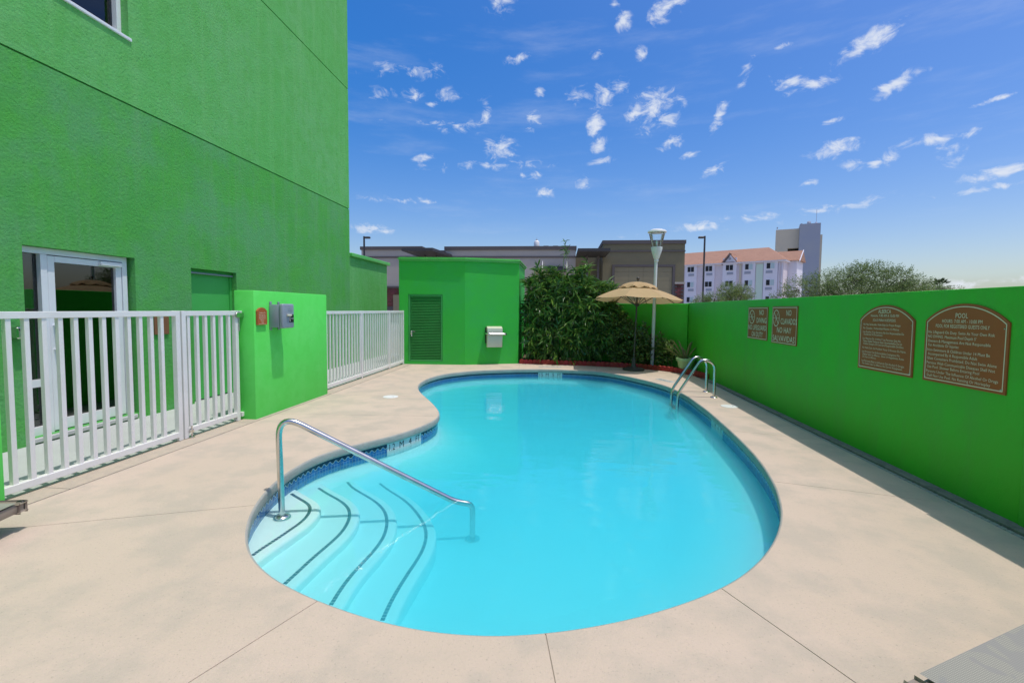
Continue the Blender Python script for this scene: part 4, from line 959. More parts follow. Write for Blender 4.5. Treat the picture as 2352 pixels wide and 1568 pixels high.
# ---- small leaved shrub by the lamp post
def shrub(name, label, cat, root, lumps, m, leafL, leafW, n_per, rng, stem=True, hole=None, up=.25, nl=(6, 10)):
    t = thing(name, label, cat, root); lv2, lf2 = leaf_mb(1.0, leafW/leafL, .1, .3); mb = MB(); st = MB()
    for (x, y, z, rx, ry, rz) in lumps:
        for _ in range(int(n_per*rx*rz)):
            u = Vector((rng.gauss(0, 1), rng.gauss(0, 1), rng.gauss(0, 1))).normalized(); s = rng.uniform(.45, 1.12)
            p = Vector((x+u.x*rx*s, y+u.y*ry*s, max(.08, z+u.z*rz*s)))
            if hole and hole(p): continue
            d = (u+Vector((rng.uniform(-.5, .5), rng.uniform(-.5, .5), up))).normalized()
            L_ = rng.uniform(.10, .22)*max(rx, .5)
            st.tube([p-d*L_, p], [.004, .002], 4, cap=False)
            for k in range(rng.randint(*nl)):
                q = p-d*L_*rng.random(); dd = (d*.4+Vector((rng.uniform(-1, 1), rng.uniform(-1, 1), rng.uniform(-.5, .9)))).normalized()
                M = Matrix.Translation(q) @ frame_from(dd, rng.uniform(-1.5, 1.5)) @ Matrix.Scale(leafL*rng.uniform(.6, 1.3), 4)
                mb.add([M @ w for w in lv2], lf2)
    part('foliage', mb, m, t, kind='stuff'); part('stem', st, M_BARK, t)
    return t, st
inside = lambda p: p.y > 12.42+(3.25-p.x)*.66-.04 or (p.y < 12.30-.45*(p.x-2.0)) or p.x < -1.1 or (abs(p.x-2.41) < .09 and p.y < 12.66)
shrub('small_leaved_shrub', 'rounded small leaved shrub round the foot of the white lamp post', 'shrub', (2.1, 12.9, 0),
      [(1.65, 12.80, .66, .50, .36, .58), (2.10, 12.66, .72, .36, .32, .44), (2.50, 12.48, .50, .36, .30, .46), (1.50, 12.9, 1.10, .42, .34, .40), (2.72, 12.34, .40, .24, .24, .34), (1.95, 12.75, .35, .7, .35, .35)], M_LEAF2, .075, .042, 1100, rng, hole=inside)
# ---- pot with a snake-plant-like succulent
px, py = 3.0, 11.62
t = thing('plant_pot', 'pale green plastic pot in the bed corner by the boundary wall', 'pot', (px, py, .03))
part('body', MB().lathe([(.13, .035), (.135, .04), (.185, .29), (.19, .295), (.215, .30), (.222, .365), (.212, .37), (.205, .33), (.0, .325)], (px, py, 0), 28), M_POT, t, smooth=40)
part('soil', MB().lathe([(.2, .33), (.0, .345)], (px, py, 0), 16), M_SOIL, t)
pl = thing('succulent', 'spiky succulent with long dry leaves growing in the pale green pot', 'plant', (px, py, .34))
def blade(pts, w, m):
    mb = MB(); n = len(pts)
    for i, p in enumerate(pts):
        p = Vector(p); f = i/(n-1); ww = w*(.6+.9*f if f < .35 else (1.05*(1-((f-.35)/.65)**2)+.04)); tdir = (Vector(pts[min(i+1, n-1)])-Vector(pts[max(i-1, 0)])).normalized()
        sd = tdir.cross(Vector((.2, 1, .1))).normalized(); nn = sd.cross(tdir)
        mb.v += [p-sd*ww+nn*ww*.4, p, p+sd*ww+nn*ww*.4]
        if i: q = 3*(i-1); mb.f += [(q, q+3, q+4, q+1), (q+1, q+4, q+5, q+2)]
    part('leaf', mb, m, pl, smooth=180)
for dx, dy, hz, bd, w in ((-.42, -.05, .42, .10, .022), (-.34, -.1, .50, .06, .018), (-.16, .05, .48, .02, .018), (-.50, -.1, .30, .12, .018), (.10, .0, .42, .0, .024), (.16, .06, .45, .0, .02), (.05, -.08, .36, .0, .022), (-.05, .08, .30, .0, .02), (.2, -.05, .30, .02, .018), (-.03, -.05, .25, .0, .022)):
    b0 = Vector((px+dx*.15, py+dy*.3, .33))
    blade(smooth_path([b0, b0+Vector((dx*.35, dy*.4, hz*.45)), b0+Vector((dx*.75, dy*.8, hz*.85)), b0+Vector((dx, dy, hz-bd*.3))], 4), w, M_AGAVE)

# ================================================================ SIGNS
def wall_sign(name, label, x, yl, z0, w, h, arch, lines, extra=None, m=M_SIGN, inset=.022, bw=.006):
    """flat sign on the +X wall: local x runs along -Y, local y is up"""
    M = Matrix(((0, 0, -1, x), (-1, 0, 0, yl), (0, 1, 0, z0), (0, 0, 0, 1)))
    t = thing(name, label, 'sign', (x, yl-w/2, z0))
    def outline(g):
        pts = [(g, g), (w-g, g)]
        if arch:
            n = 20; r = ((w/2)**2+arch**2)/(2*arch); cyy = h+arch-r; a = math.asin((w/2)/r); rr = r-g
            a2 = math.asin((w/2-g)/rr)
            pts += [(w/2+rr*sin(a2-2*a2*k/n), cyy+rr*cos(a2-2*a2*k/n)) for k in range(n+1)]
        else: pts += [(w-g, h-g), (g, h-g)]
        return pts
    part('board', MB().prism(outline(0), .002, .012, M=M), m, t)
    o, i = outline(inset), outline(inset+bw); n = len(o); mb = MB()
    for k in range(n): mb.v += [M @ Vector((*o[k], .0132)), M @ Vector((*i[k], .0132))]
    for k in range(n): j = (k+1) % n; mb.f.append((2*k, 2*j, 2*j+1, 2*k+1))
    part('border_line', mb, M_CREAM, t)
    for a_, b_, c_, d_, e_, f_ in lines: part('lettering', text_mb([(a_, b_, c_, d_, e_, f_, .0135)], M), M_CREAM, t)
    if extra: extra(t, M)
    sc = MB()
    for sx, sy in ((.035, .04), (w-.035, .035), (.035, h-.045), (w-.035, h-.045)): sc.add([M @ v for v in MB().lathe([(.006, .0125), (.005, .016), (0, .0165)], (sx, sy, 0), 8).v], [tuple(f) for f in MB().lathe([(.006, .0125), (.005, .016), (0, .0165)], (sx, sy, 0), 8).f])
    part('screw', sc, M_CHROME, t)
    return t
def symbol(cx_, cy_, rx, ry):
    def go(t, M):
        mb = MB(); n = 40
        for k in range(n):
            a_ = 2*pi*k/n
            mb.v += [M @ Vector((cx_+rx*cos(a_), cy_+ry*sin(a_), .0136)), M @ Vector((cx_+(rx-.012)*cos(a_), cy_+(ry-.012)*sin(a_), .0136))]
        for k in range(n): j = (k+1) % n; mb.f.append((2*k, 2*j, 2*j+1, 2*k+1))
        def ln(ax, ay, bx, by, w, z):
            a = Vector((ax, ay, 0)); b = Vector((bx, by, 0)); d = (b-a).normalized(); s_ = Vector((-d.y, d.x, 0))*w/2
            mb.add([M @ (p+Vector((0, 0, z))) for p in (a-s_, b-s_, b+s_, a+s_)], [(0, 1, 2, 3)])
        ln(cx_-rx*.70, cy_+ry*.70, cx_+rx*.70, cy_-ry*.70, .012, .0138)
        ln(cx_-rx*.95, cy_, cx_+rx*.95, cy_, .005, .0140)
        ln(cx_+rx*.40, cy_+ry*.62, cx_-rx*.36, cy_-ry*.60, .007, .0142)
        part('no_diving_symbol', mb, M_CREAM, t)
    return go
wall_sign('pool_sign', 'smaller square brown sign reading NO DIVING NO LIFEGUARD ON DUTY', 3.252, 8.545, 1.04, .775, .535, 0,
          [('NO', .545, .405, .085, .165, 'C'), ('DIVING', .55, .275, .085, .37, 'C'), ('NO LIFEGUARD', .385, .155, .083, .70, 'C'), ('ON DUTY', .40, .045, .083, .44, 'C')], symbol(.165, .37, .115, .115), inset=.014, bw=.009)
wall_sign('pool_sign', 'square brown sign reading NO CLAVADOS NO HAY SALVAVIDAS', 3.252, 7.61, 1.025, .775, .555, 0,
          [('NO', .53, .42, .082, .15, 'C'), ('CLAVADOS', .53, .295, .085, .48, 'C'), ('NO HAY', .40, .165, .085, .44, 'C'), ('SALVAVIDAS', .385, .04, .085, .68, 'C')], symbol(.14, .38, .105, .125), inset=.014, bw=.009)
h0 = .53
AL = [('ALBERCA', .385, h0+.065, .040, .185, 'C'), ('Horario: 7:00 AM A 10:00 PM', .385, h0+.028, .026, .41, 'C'), ('SOLO PARA HUÉSPEDES.', .385, h0-.018, .026, .34, 'C')]
for s_, y_, w_, ind in (('No Hay Salvavidas. Nade Bajo Su Propio Riesgo.', -.062, .56, 0), ('No Clavados.  Profundidad Máxima 1.5 Metros', -.102, .535, 0), ('Los Dueños Y La Gerencia No Son Responsables De', -.142, .605, 0), ('Accidentes O De Lesiones', -.168, .295, .012), ('Los Menores De 14 Años Y Las Personas Que No', -.212, .565, 0), ('Saben Nadar Deberán Estar Acompañados De Un', -.240, .575, .012), ('Adulto Siempre. El Cual Será Responsable De Ellos.', -.268, .60, .012), ('No Nade Solo. Se Prohíben Vasos O Envases De Vidrio.', -.310, .645, 0), ('Las Personas Con Enfermedades Contagiosas No', -.352, .565, 0), ('Deben Usar La Alberca.  Dese Un Regaderazo Antes', -.380, .61, .012), ('De Usar La Alberca.', -.408, .215, .012), ('Las Personas Bajo La Influencia Del Alcohol O Drogas', -.450, .63, 0), ('No Deben Usar La Alberca. No Correr Ni Juguetear.', -.478, .60, .012)):
    AL.append((s_, .066+ind, h0+y_, .0205, w_, 'L'))
wall_sign('pool_sign', 'arched brown sign headed ALBERCA with pool rules in Spanish', 3.252, 5.472, .90, .797, h0, .148, AL, inset=.020, bw=.0075)
PL = [('POOL', .375, h0+.028, .041, .118, 'C'), ('HOURS: 7:00 AM - 10:00 PM', .375, h0-.013, .029, .385, 'C'), ('POOL FOR REGISTERED GUESTS ONLY', .375, h0-.056, .029, .515, 'C')]
for s_, y_, w_, ind in (('No Lifeguard On Duty. Swim At Your Own Risk', -.108, .64, 0), ('NO DIVING. Maximum Pool Depth 5’', -.147, .485, 0), ('Owners & Management Are Not Responsible', -.186, .61, 0), ('For Accidents Or Injuries', -.222, .315, .008), ('Non-Swimmers & Children Under 14 Must Be', -.264, .61, 0), ('Accompanied By A Responsible Adult', -.300, .495, .008), ('Glass Containers Prohibited. Do Not Swim Alone', -.338, .67, 0), ('Persons With Communicable Diseases Shall Not', -.377, .66, 0), ('Use Pool. Shower Before Entering Pool', -.412, .52, .008), ('Persons Under The Influence Of Alcohol Or Drugs', -.452, .69, 0), ('Shall Not Use Pool. No Running Or Horseplay', -.488, .62, .008)):
    PL.append((s_, .040+ind, h0+y_, .024, w_, 'L'))
wall_sign('pool_sign', 'arched brown sign headed POOL with pool rules in English', 3.252, 4.545, .905, .79, h0, .145, PL, inset=.020, bw=.0075)

# phone box and its small sign on the green pier (that face looks to +X)
PX = -4.02
M = Matrix(((0, 0, 1, PX), (1, 0, 0, 5.808), (0, 1, 0, 1.26), (0, 0, 0, 1)))
t = thing('phone_sign', 'small arched brown plaque reading emergency phone next to the phone box', 'sign', (PX, 5.9, 1.26))
w, h = .20, .185; ar = .045; r = ((w/2)**2+ar**2)/(2*ar); a_ = math.asin((w/2)/r)
pts = [(0, 0), (w, 0)]+[(w/2+r*sin(a_-2*a_*k/12), h+ar-r+r*cos(a_-2*a_*k/12)) for k in range(13)]
part('board', MB().prism(pts, .002, .028, M=M), M_SIGN, t)
for ln_ in (('Teléfono De', .10, .150, .019, .13, 'C', .0292), ('Emergencia', .10, .122, .019, .13, 'C', .0292), ('Emergency', .10, .078, .019, .125, 'C', .0292), ('Phone', .10, .05, .019, .07, 'C', .0292), ('Only', .10, .022, .019, .05, 'C', .0292)): part('lettering', text_mb([ln_], M), M_CREAM, t)
mb = MB(); mb.add([M @ Vector(p) for p in ((.03, .106, .0292), (.17, .106, .0292), (.17, .110, .0292), (.03, .110, .0292))], [(0, 1, 2, 3)]); mb.add([M @ Vector(p) for p in ((.02, .010, .0292), (.18, .010, .0292), (.18, .013, .0292), (.02, .013, .0292))], [(0, 1, 2, 3)])
part('border_line', mb, M_CREAM, t)
ph = thing('phone_box', 'grey emergency phone box mounted on the bright green pier', 'phone box', (PX, 6.2, 1.2))
part('housing', MB().bbox(PX+.004, PX+.15, 6.09, 6.345, 1.215, 1.535, .008, seg=2), M_GREY, ph, smooth=40)
lid = part('door', MB().bbox(PX+.152, PX+.215, 6.08, 6.355, 1.205, 1.545, .022, seg=3), M_GREY, ph, smooth=40)
part('panel_label', MB().box(PX+.2155, PX+.2175, 6.225, 6.335, 1.285, 1.395), M_BLACK, lid)
tx = Matrix(((0, 0, 1, PX+.2178), (1, 0, 0, 6.0), (0, 1, 0, 1.0), (0, 0, 0, 1)))
part('panel_lettering', text_mb([('PHONE', .300, .332, .016, .055, 'C', .0004)], tx), M_WHITE, lid)
part('handset_mark', MB().tube(fillet([(PX+.219, 6.243, 1.30), (PX+.219, 6.235, 1.32), (PX+.219, 6.235, 1.37), (PX+.219, 6.245, 1.385)], .02, 4), .006, 6), M_WHITE, lid)
part('lid_latch', MB().bbox(PX+.216, PX+.245, 6.16, 6.25, 1.375, 1.40, .005), M_CREAMBOX, lid)
part('lid_plate', MB().bbox(PX+.214, PX+.218, 6.20, 6.29, 1.445, 1.495, .002), M_GREY, lid)
for y in (6.115, 6.30):
    for z in (1.535, 1.18): part('bracket', MB().bbox(PX+.003, PX+.02, y-.018, y+.018, z, z+.04, .004), M_GREY, ph)

# ================================================================ LOUNGERS (their ends reach into the picture)
def lounger(label, corner, ang, width, length, h, m_sl, slat_end=False):
    """corner: world point of the end's one corner; x = along the length, y = across"""
    M = Matrix.Translation((*corner, 0)) @ Matrix.Rotation(ang, 4, 'Z')
    t = thing('sun_lounger', label, 'sun lounger', (*corner, 0), 'sun loungers on the deck')
    SW = 1 if width > 0 else -1
    def tb(pts, r): return MB().tube([M @ Vector(p) for p in pts], r, 12)
    for y in (.0, width): part('side_rail', MB().bbox(-.01, length, y-.02, y+.02, h-.075, h-.01, .012, M=M, seg=2), M_TAUPE, t, smooth=40)
    part('end_rail', MB().bbox(-.022, .03, .022, width-.022, h-.07, h-.015, .012, M=M, seg=2), M_TAUPE, t, smooth=40)
    part('end_rail', MB().bbox(length-.03, length+.022, .022, width-.022, h-.07, h-.015, .012, M=M, seg=2), M_TAUPE, t, smooth=40)
    for x in (.55, length-.3):
        for y in (.0, width): part('leg', tb([(x, y, h-.07), (x+.02, y, .005)], .018), M_TAUPE, t, smooth=60)
    mb = MB(); nx, ny = 30, 10
    for i in range(nx+1):
        for j in range(ny+1):
            x = .045+(length-.09)*i/nx; y = -.028*SW+(width+.056*SW)*j/ny; g = j/ny
            z = h+.002-.03*sin(pi*g)*min(1, i/3, (nx-i)/3); mb.v.append(Vector((x, y, z)))
    for i in range(nx):
        for j in range(ny): q = i*(ny+1)+j; mb.f.append((q, q+ny+1, q+ny+2, q+1))
    o = bpy.data.objects.new('sling', mesh_of('sling', mb, Vector((0, 0, 0)), 180)); COL.objects.link(o); o.data.materials.append(m_sl); o.parent = t
    o.matrix_local = Matrix.Rotation(ang, 4, 'Z'); WORLD[o.name] = Vector((*corner, 0))
    for y in (.0, width): part('end_cap', MB().bbox(-.03, .0, y-.024, y+.024, h-.08, h-.004, .01, M=M), M_BLACK, t)
    return t
lounger('sun lounger with a pale leaf printed sling by the boundary wall', (1.10, 1.475), math.atan2(.47, .88), .0+.62*-1, 1.9, .38, M_SLING)
lounger('taupe framed sun lounger by the near end of the white fence', (-3.555, 2.675), math.atan2(-.975, .22), -.36, 1.9, .205, M_SLING)

# ================================================================ BUILDINGS BEYOND
SY = 50.0
st = thing('store_building', 'long low beige and olive store building with flat parapets beyond the hedge', 'building', (-4, SY, 0))
def B_(x0, x1, z0, z1, m, name, y0=SY, dep=14.0, par=None):
    return part(name, MB().box(x0, x1, y0, y0+dep, z0, z1), m, par or st)
B_(-22.0, -15.2, -.1, 7.86, M_STUC1, 'wall'); B_(-22.12, -15.1, 7.862, 8.22, M_TRIM, 'cornice', SY-.12, 14.2)
B_(-15.198, -12.562, -.1, 7.80, M_STUC1, 'wall', SY+2.6, 11); B_(-15.098, -12.60, 7.802, 8.10, M_TRIM, 'cornice', SY+2.5, 11)
B_(-12.56, 1.42, -.1, 7.80, M_STUC1, 'wall'); B_(-12.66, 1.50, 7.802, 8.18, M_TRIM, 'cornice', SY-.12, 14.2)
B_(1.422, 4.238, -.1, 7.4, M_STUC2, 'wall', SY+2.4, 11)
B_(4.24, 12.52, -.1, 8.36, M_STUC2, 'wall'); B_(4.16, 12.60, 8.362, 8.74, M_TRIM, 'cornice', SY-.12, 14.2)
for x0, x1, z in ((-22.06, -15.14, 7.06), (-12.62, 1.44, 7.05)): part('band', MB().box(x0, x1, SY-.08, SY-.002, z-.09, z+.09), M_TRIM, st)
part('band', MB().box(4.2, 12.56, SY-.10, SY-.002, 7.55, 7.70), M_TRIM, st)
# blind panel with a dark surround
mb = MB(); mb.box(5.2, 5.46, SY-.14, SY-.003, 0, 6.0); mb.box(11.32, 11.58, SY-.14, SY-.003, 0, 6.0); mb.box(5.2, 11.58, SY-.14, SY-.003, 6.001, 6.24)
part('panel_surround', mb, M_TRIM, st)
for i in range(4):
    for j, (za, zb) in enumerate(((4.62, 5.50), (3.72, 4.60), (2.82, 3.70), (.0, 2.80))):
        x0 = 5.47+i*1.462; part('panel', MB().box(x0, x0+1.445, SY-.05, SY-.004, za, zb), M_STUC3, st)
    part('panel', MB().box(5.47+i*1.462, 5.47+i*1.462+1.445, SY-.05, SY-.004, 5.52, 5.985), M_STUC3, st)
# brick base courses, block by block where they show
def brickwork(x0, x1, z0, z1, cap):
    mbm = MB().bbox(-.195, .195, -.05, 0, -.085, .085, .008); me = mesh_of('brick', mbm); me.materials.append(M_BRICK)
    part('brick_base', MB().box(x0, x1, SY-.12, SY-.004, -.1, z1), M_TRIM, st)
    z = z0; k = 0
    while z < z1-.1:
        x = x0+(.2 if k % 2 else .4)
        while x < x1-.15: piece('brick', me, st, (x, SY-.12, z+.09)); x += .405
        z += .19; k += 1
    part('base_cap', MB().box(x0-.04, x1+.06, SY-.22, SY-.003, z1+.002, z1+.2), M_TRIM if cap == 0 else M_STUC1, st)
brickwork(-19.4, -17.4, 1.7, 3.70, 0)
brickwork(11.60, 12.52, 2.0, 4.25, 1)
part('service_door', MB().box(-18.35, -17.45, SY-.19, SY-.13, .0, 2.95), M_STUC3, st)
# canopies
def canopy(x0, x1, zb, dep, taper):
    c = MB(); c.add([(x0, SY-dep, zb), (x1, SY-dep, zb), (x1+taper, SY+.5, zb-.0), (x0-taper*0, SY+.5, zb), (x0, SY-dep, zb+.28), (x1, SY-dep, zb+.28), (x1+taper, SY+.5, zb+.28), (x0, SY+.5, zb+.28)], [(0, 3, 2, 1), (4, 5, 6, 7), (0, 1, 5, 4), (1, 2, 6, 5), (2, 3, 7, 6), (3, 0, 4, 7)])
    return part('canopy', c, M_CANOPY, st)
canopy(-15.5, -12.4, 7.05, 5.6, .6)
canopy(1.47, 4.50, 7.02, 5.0, .0)
for x in (-14.6, -13.4, 2.46, 3.58): part('canopy_column', MB().box(x, x+.2, SY-1.2, SY-.9, 0, 7.04), M_TRIM, st)
part('store_door', MB().box(2.95, 3.65, SY+2.3, SY+2.395, 0, 5.25), M_CANOPY, st)
part('wall_light', MB().bbox(2.92, 3.08, SY+2.2, SY+2.39, 6.2, 6.45, .03), M_CANOPY, st)
part('awning', MB().box(-1.8, .45, SY-1.0, SY-.003, 5.45, 5.75), M_CANOPY, st)
part('awning', MB().box(-1.8, .1, SY-.5, SY-.004, 5.752, 6.05), M_CANOPY, st)
part('window', MB().box(-1.5, .15, SY-.05, SY-.004, 2.2, 5.2), M_DARK, st)
for x in (-2.05, .52): part('awning_rod', MB().tube([(x, SY-.7, 5.75), (x, SY-.03, 6.6)], .04, 6), M_WHITE, st)
for x in (-2.0, -.98, .06): part('roof_vent', MB().bbox(x, x+.55, SY+.5, SY+1.1, 8.0, 8.3, .02), M_CANOPY, st)
t = thing('water_tank', 'small white water tank on the flat store roof', 'water tank', (-2.72, SY+1.0, 8.0))
part('barrel', MB().lathe([(.30, 8.20), (.31, 8.25), (.29, 8.75), (.24, 8.85), (.12, 8.93), (.0, 8.95)], (-2.75, SY+1.0, 0), 20), M_WHITE, t, smooth=40)
part('hatch', MB().lathe([(.13, 8.90), (.13, 8.97), (.05, 8.99), (.012, 9.0), (.012, 9.2), (0, 9.2)], (-2.75, SY+1.0, 0), 12), M_TERRA, t)
part('stand', MB().box(-3.12, -2.38, SY+.7, SY+1.3, 7.9, 8.2), M_TRIM, t)
def parking_light(x, y, h, side, label):
    t = thing('parking_light', label, 'street lamp', (x, y, 0), 'dark parking lot lights')
    part('pole', MB().box(x-.07, x+.07, y-.07, y+.07, 0, h), M_CANOPY, t)
    part('lamp_head', MB().bbox(x+side*.09 if side > 0 else x-.62, x+.66 if side > 0 else x-.09, y-.16, y+.16, h-.24, h-.04, .05), M_CANOPY, t)
    part('base', MB().lathe([(.3, 0), (.3, .6), (.0, .6)], (x, y, 0), 14), M_STUC1, t)
parking_light(-20.6, 47.5, 8.95, 1, 'dark parking light rising above the green annex roof')
parking_light(14.15, 49.0, 8.98, -1, 'dark parking light in front of the white inn')

# ---- inn with shingled roof
IA = Vector((23.21, 91.55, 0)); IB = Vector((36.47, 82.14, 0)); idr = (IB-IA).normalized(); inn_n = Vector((idr.y, -idr.x, 0))   # outward normal, towards the pool
if inn_n.y > 0: inn_n = -inn_n
Mi = Matrix(((idr.x, -inn_n.x, 0, IA.x), (idr.y, -inn_n.y, 0, IA.y), (0, 0, 1, 0), (0, 0, 0, 1)))     # x along facade, y inwards
inn_b = thing('inn_building', 'white four storey inn with terracotta shingle roof', 'building', (30, 88, 0))
def I(x0, x1, y0, y1, z0, z1, m, name, par=None, b=0): 
    mb = MB(); (mb.bbox(x0, x1, y0, y1, z0, z1, b, M=Mi) if b else mb.box(x0, x1, y0, y1, z0, z1, M=Mi)); return part(name, mb, m, par or inn_b)
FL, FR, DEP = -14.0, 16.2, 11.5
I(FL, FR, 0, DEP, -.1, 9.86, M_INN, 'wall')
I(FL-.35, FR+.4, -.45, DEP+.4, 9.862, 10.08, M_INNW, 'eave')
bays = [(-6.8, -4.7), (-3.4, -1.4), (-.05, 2.07), (3.29, 5.26), (6.67, 8.98), (10.0, 12.0), (13.30, 15.40)]
for a0, b0 in bays: I(a0, b0, -.22, -.003, -.1, 9.85 if a0 != 6.67 else 10.9, M_INNW, 'bay')
for z in (2.5, 5.25, 7.95):
    I(FL, FR+.02, -.03, -.002, z-.04, z+.04, M_GRILLE if False else M_INN, 'storey_line')
# windows: frame, two panes, grille below
for (a0, b0) in bays:
    c = (a0+b0)/2
    for zt in (9.72, 6.92, 4.12, 1.32):
        if zt < 2 and a0 < 12: continue
        w0, w1 = c-.66, c+.66
        mbf = MB()
        for q in ((w0, w0+.06, zt-1.05, zt), (w1-.06, w1, zt-1.05, zt), (w0+.06, w1-.06, zt-.06, zt), (w0+.06, w1-.06, zt-1.05, zt-.99), (c-.03, c+.03, zt-.99, zt-.06)): mbf.box(q[0], q[1], -.30, -.223, q[2], q[3], M=Mi)
        wn_ = part('window', mbf, M_FRAME, inn_b)
        part('pane', MB().box(w0+.06, c-.03, -.27, -.262, zt-.99, zt-.06, M=Mi), M_DARK, wn_)
        part('pane', MB().box(c+.03, w1-.06, -.27, -.262, zt-.99, zt-.06, M=Mi), MATS['window curtain'] if (a0 > 9 or (a0 < 1 and zt < 8)) else M_DARK, wn_)
        I(c-.42 if a0 < 9 else c-.7, c+.62 if a0 < 9 else c+.3, -.27, -.224, zt-1.75, zt-1.32, M_GRILLE, 'air_grille')
I(12.1, 13.19, -.12, -.004, 0, 9.6, M_INNGR, 'green_panel')
I(9.45, 9.72, -.16, -.004, 2, 9.70, M_TWT, 'downpipe_recess')
for x in (15.6, 16.05): part('downpipe', MB().tube([Mi @ Vector((x, -.12, 0)), Mi @ Vector((x, -.12, 9.7))], .06, 8), M_INNW, inn_b)
# roof with hipped end towards the viewer's right
rz0, rz1 = 10.082, 13.0
r = MB(); r.add([Mi @ Vector(p) for p in ((FL-.4, -.5, rz0), (FR+.45, -.5, rz0), (FR+.45, DEP+.5, rz0), (FL-.4, DEP+.5, rz0), (FL-.4, DEP/2, rz1), (12.6, DEP/2, rz1))], [(0, 1, 5, 4), (1, 2, 5), (2, 3, 4, 5), (3, 0, 4), (0, 3, 2, 1)])
part('roof', r, M_ROOF, inn_b)
# gable over the middle bay
g = MB(); g.add([Mi @ Vector(p) for p in ((6.67, -.23, 10.0), (8.98, -.23, 10.0), (7.82, -.23, 11.55), (6.67, 2.2, 10.0), (8.98, 2.2, 10.0), (7.82, 2.2, 11.55))], [(0, 1, 2), (5, 4, 3), (0, 2, 5, 3), (1, 4, 5, 2), (0, 3, 4, 1)])
part('gable', g, M_INNW, inn_b)
for sx in (-1, 1):
    g = MB(); a_ = Vector((7.82, 0, 11.80)); e_ = Vector((7.82+sx*1.5, 0, 9.92)); dd = (e_-a_).normalized(); nn = Vector((dd.z, 0, -dd.x)); nn = nn if nn.z > 0 else -nn
    q = [a_-nn*.0, e_-nn*.0, e_-nn*.14, a_-nn*.14]
    g.add([Mi @ Vector((p.x, y, p.z)) for y in (-.42, 3.0) for p in q], [(0, 1, 2, 3), (7, 6, 5, 4), (0, 4, 5, 1), (1, 5, 6, 2), (2, 6, 7, 3), (3, 7, 4, 0)])
    part('gable_roof', g, M_ROOF, inn_b)
    g = MB(); q = [a_-nn*.142, e_-nn*.142, e_-nn*.36, a_-nn*.36]
    g.add([Mi @ Vector((p.x, y, p.z)) for y in (-.40, -.235) for p in q], [(0, 1, 2, 3), (7, 6, 5, 4), (0, 4, 5, 1), (1, 5, 6, 2), (2, 6, 7, 3), (3, 7, 4, 0)])
    part('barge_board', g, M_TRIM if sx < 0 else M_INNW, inn_b)
part('gable_vent', MB().lathe([(.22, 0), (.22, .05), (0, .05)], (0, 0, 0), 16, M=Mi @ Matrix.Translation((7.82, -.23, 10.75)) @ Matrix.Rotation(pi/2, 4, 'X')), M_GRILLE, inn_b)
# sunlit end wing
I(FR+.002, FR+1.3, 3.5, 8.5, -.1, 10.2, M_INNW, 'end_wing')
g = MB(); g.add([Mi @ Vector(p) for p in ((FR-2.6, 3.1, 10.2), (FR+1.7, 3.1, 10.2), (FR+1.7, 6.0, 12.1), (FR-2.6, 6.0, 12.1), (FR+1.7, 8.9, 10.2), (FR-2.6, 8.9, 10.2))], [(0, 1, 2, 3), (3, 2, 4, 5), (0, 5, 4, 1), (1, 4, 2), (0, 3, 5)])
part('wing_roof', g, M_ROOF, inn_b)
g = MB(); g.add([Mi @ Vector(p) for p in ((FR+1.705, 3.0, 10.1), (FR+1.80, 3.0, 10.1), (FR+1.80, 6.0, 12.2), (FR+1.705, 6.0, 12.2), (FR+1.705, 3.0, 9.85), (FR+1.80, 3.0, 9.85), (FR+1.80, 6.0, 11.95), (FR+1.705, 6.0, 11.95))], [(0, 1, 2, 3), (7, 6, 5, 4), (4, 5, 1, 0), (5, 6, 2, 1), (6, 7, 3, 2), (7, 4, 0, 3)])
part('barge_board', g, M_INNW, inn_b)

# ---- tower far behind
TY = 181.0
tw_ = thing('tower_block', 'tall tan and blue grey tower behind the white inn', 'building', (84, TY, 0))
TR = Matrix.Translation((85.2, TY, 0)) @ Matrix.Rotation(radians(-23), 4, 'Z') @ Matrix.Scale(.93, 4, (1, 0, 0)) @ Matrix.Translation((-85.2, -TY, 0))
def Tb(x0, x1, y0, y1, z0, z1, m, name): return part(name, MB().box(x0, x1, y0, y1, z0, z1, M=TR), m, tw_)
Tb(77.2, 81.5, TY+.5, TY+18, -.1, 31.7, M_TWT, 'tan_wall'); Tb(81.502, 85.2, TY+.5, TY+18, 24.7, 31.7, M_TWT, 'tan_wall'); Tb(81.502, 85.2, TY+4, TY+18, -.1, 24.69, M_DARK, 'stair_recess')
Tb(85.202, 92.0, TY-1.5, TY+17, -.1, 32.9, M_TWB, 'blue_wall'); Tb(92.002, 93.0, TY+3, TY+16, -.1, 29.4, M_TWT, 'side_wall')
for k in range(10):
    z = 23.6-2.3*k
    mb = MB()
    for q in range(3): mb.box(83.6, 85.1, TY+.8, TY+2, z-.55*q-.13, z-.55*q+.13, M=TR)
    part('stair_louvre', mb, M_GRILLE, tw_)
part('antenna', MB().tube([(91.3, TY+1, 32.9), (91.3, TY+1, 38.5)], .07, 6), M_GRILLE, tw_)
part('dish', MB().lathe([(.0, 0), (.7, .3), (.72, .34), (0, .34)], (0, 0, 0), 14, M=Matrix.Translation((88.5, TY, 33.6)) @ Matrix.Rotation(-pi/2, 4, 'X')), M_GRILLE, tw_)
part('roof_box', MB().box(86.2, 86.6, TY+1, TY+1.5, 32.9, 33.6), M_GRILLE, tw_); part('roof_box', MB().box(91.0, 91.6, TY+.8, TY+1.4, 32.9, 34.0), M_INNW, tw_); part('roof_box', MB().box(77.9, 78.2, TY+1, TY+1.3, 31.7, 32.3), M_GRILLE, tw_)

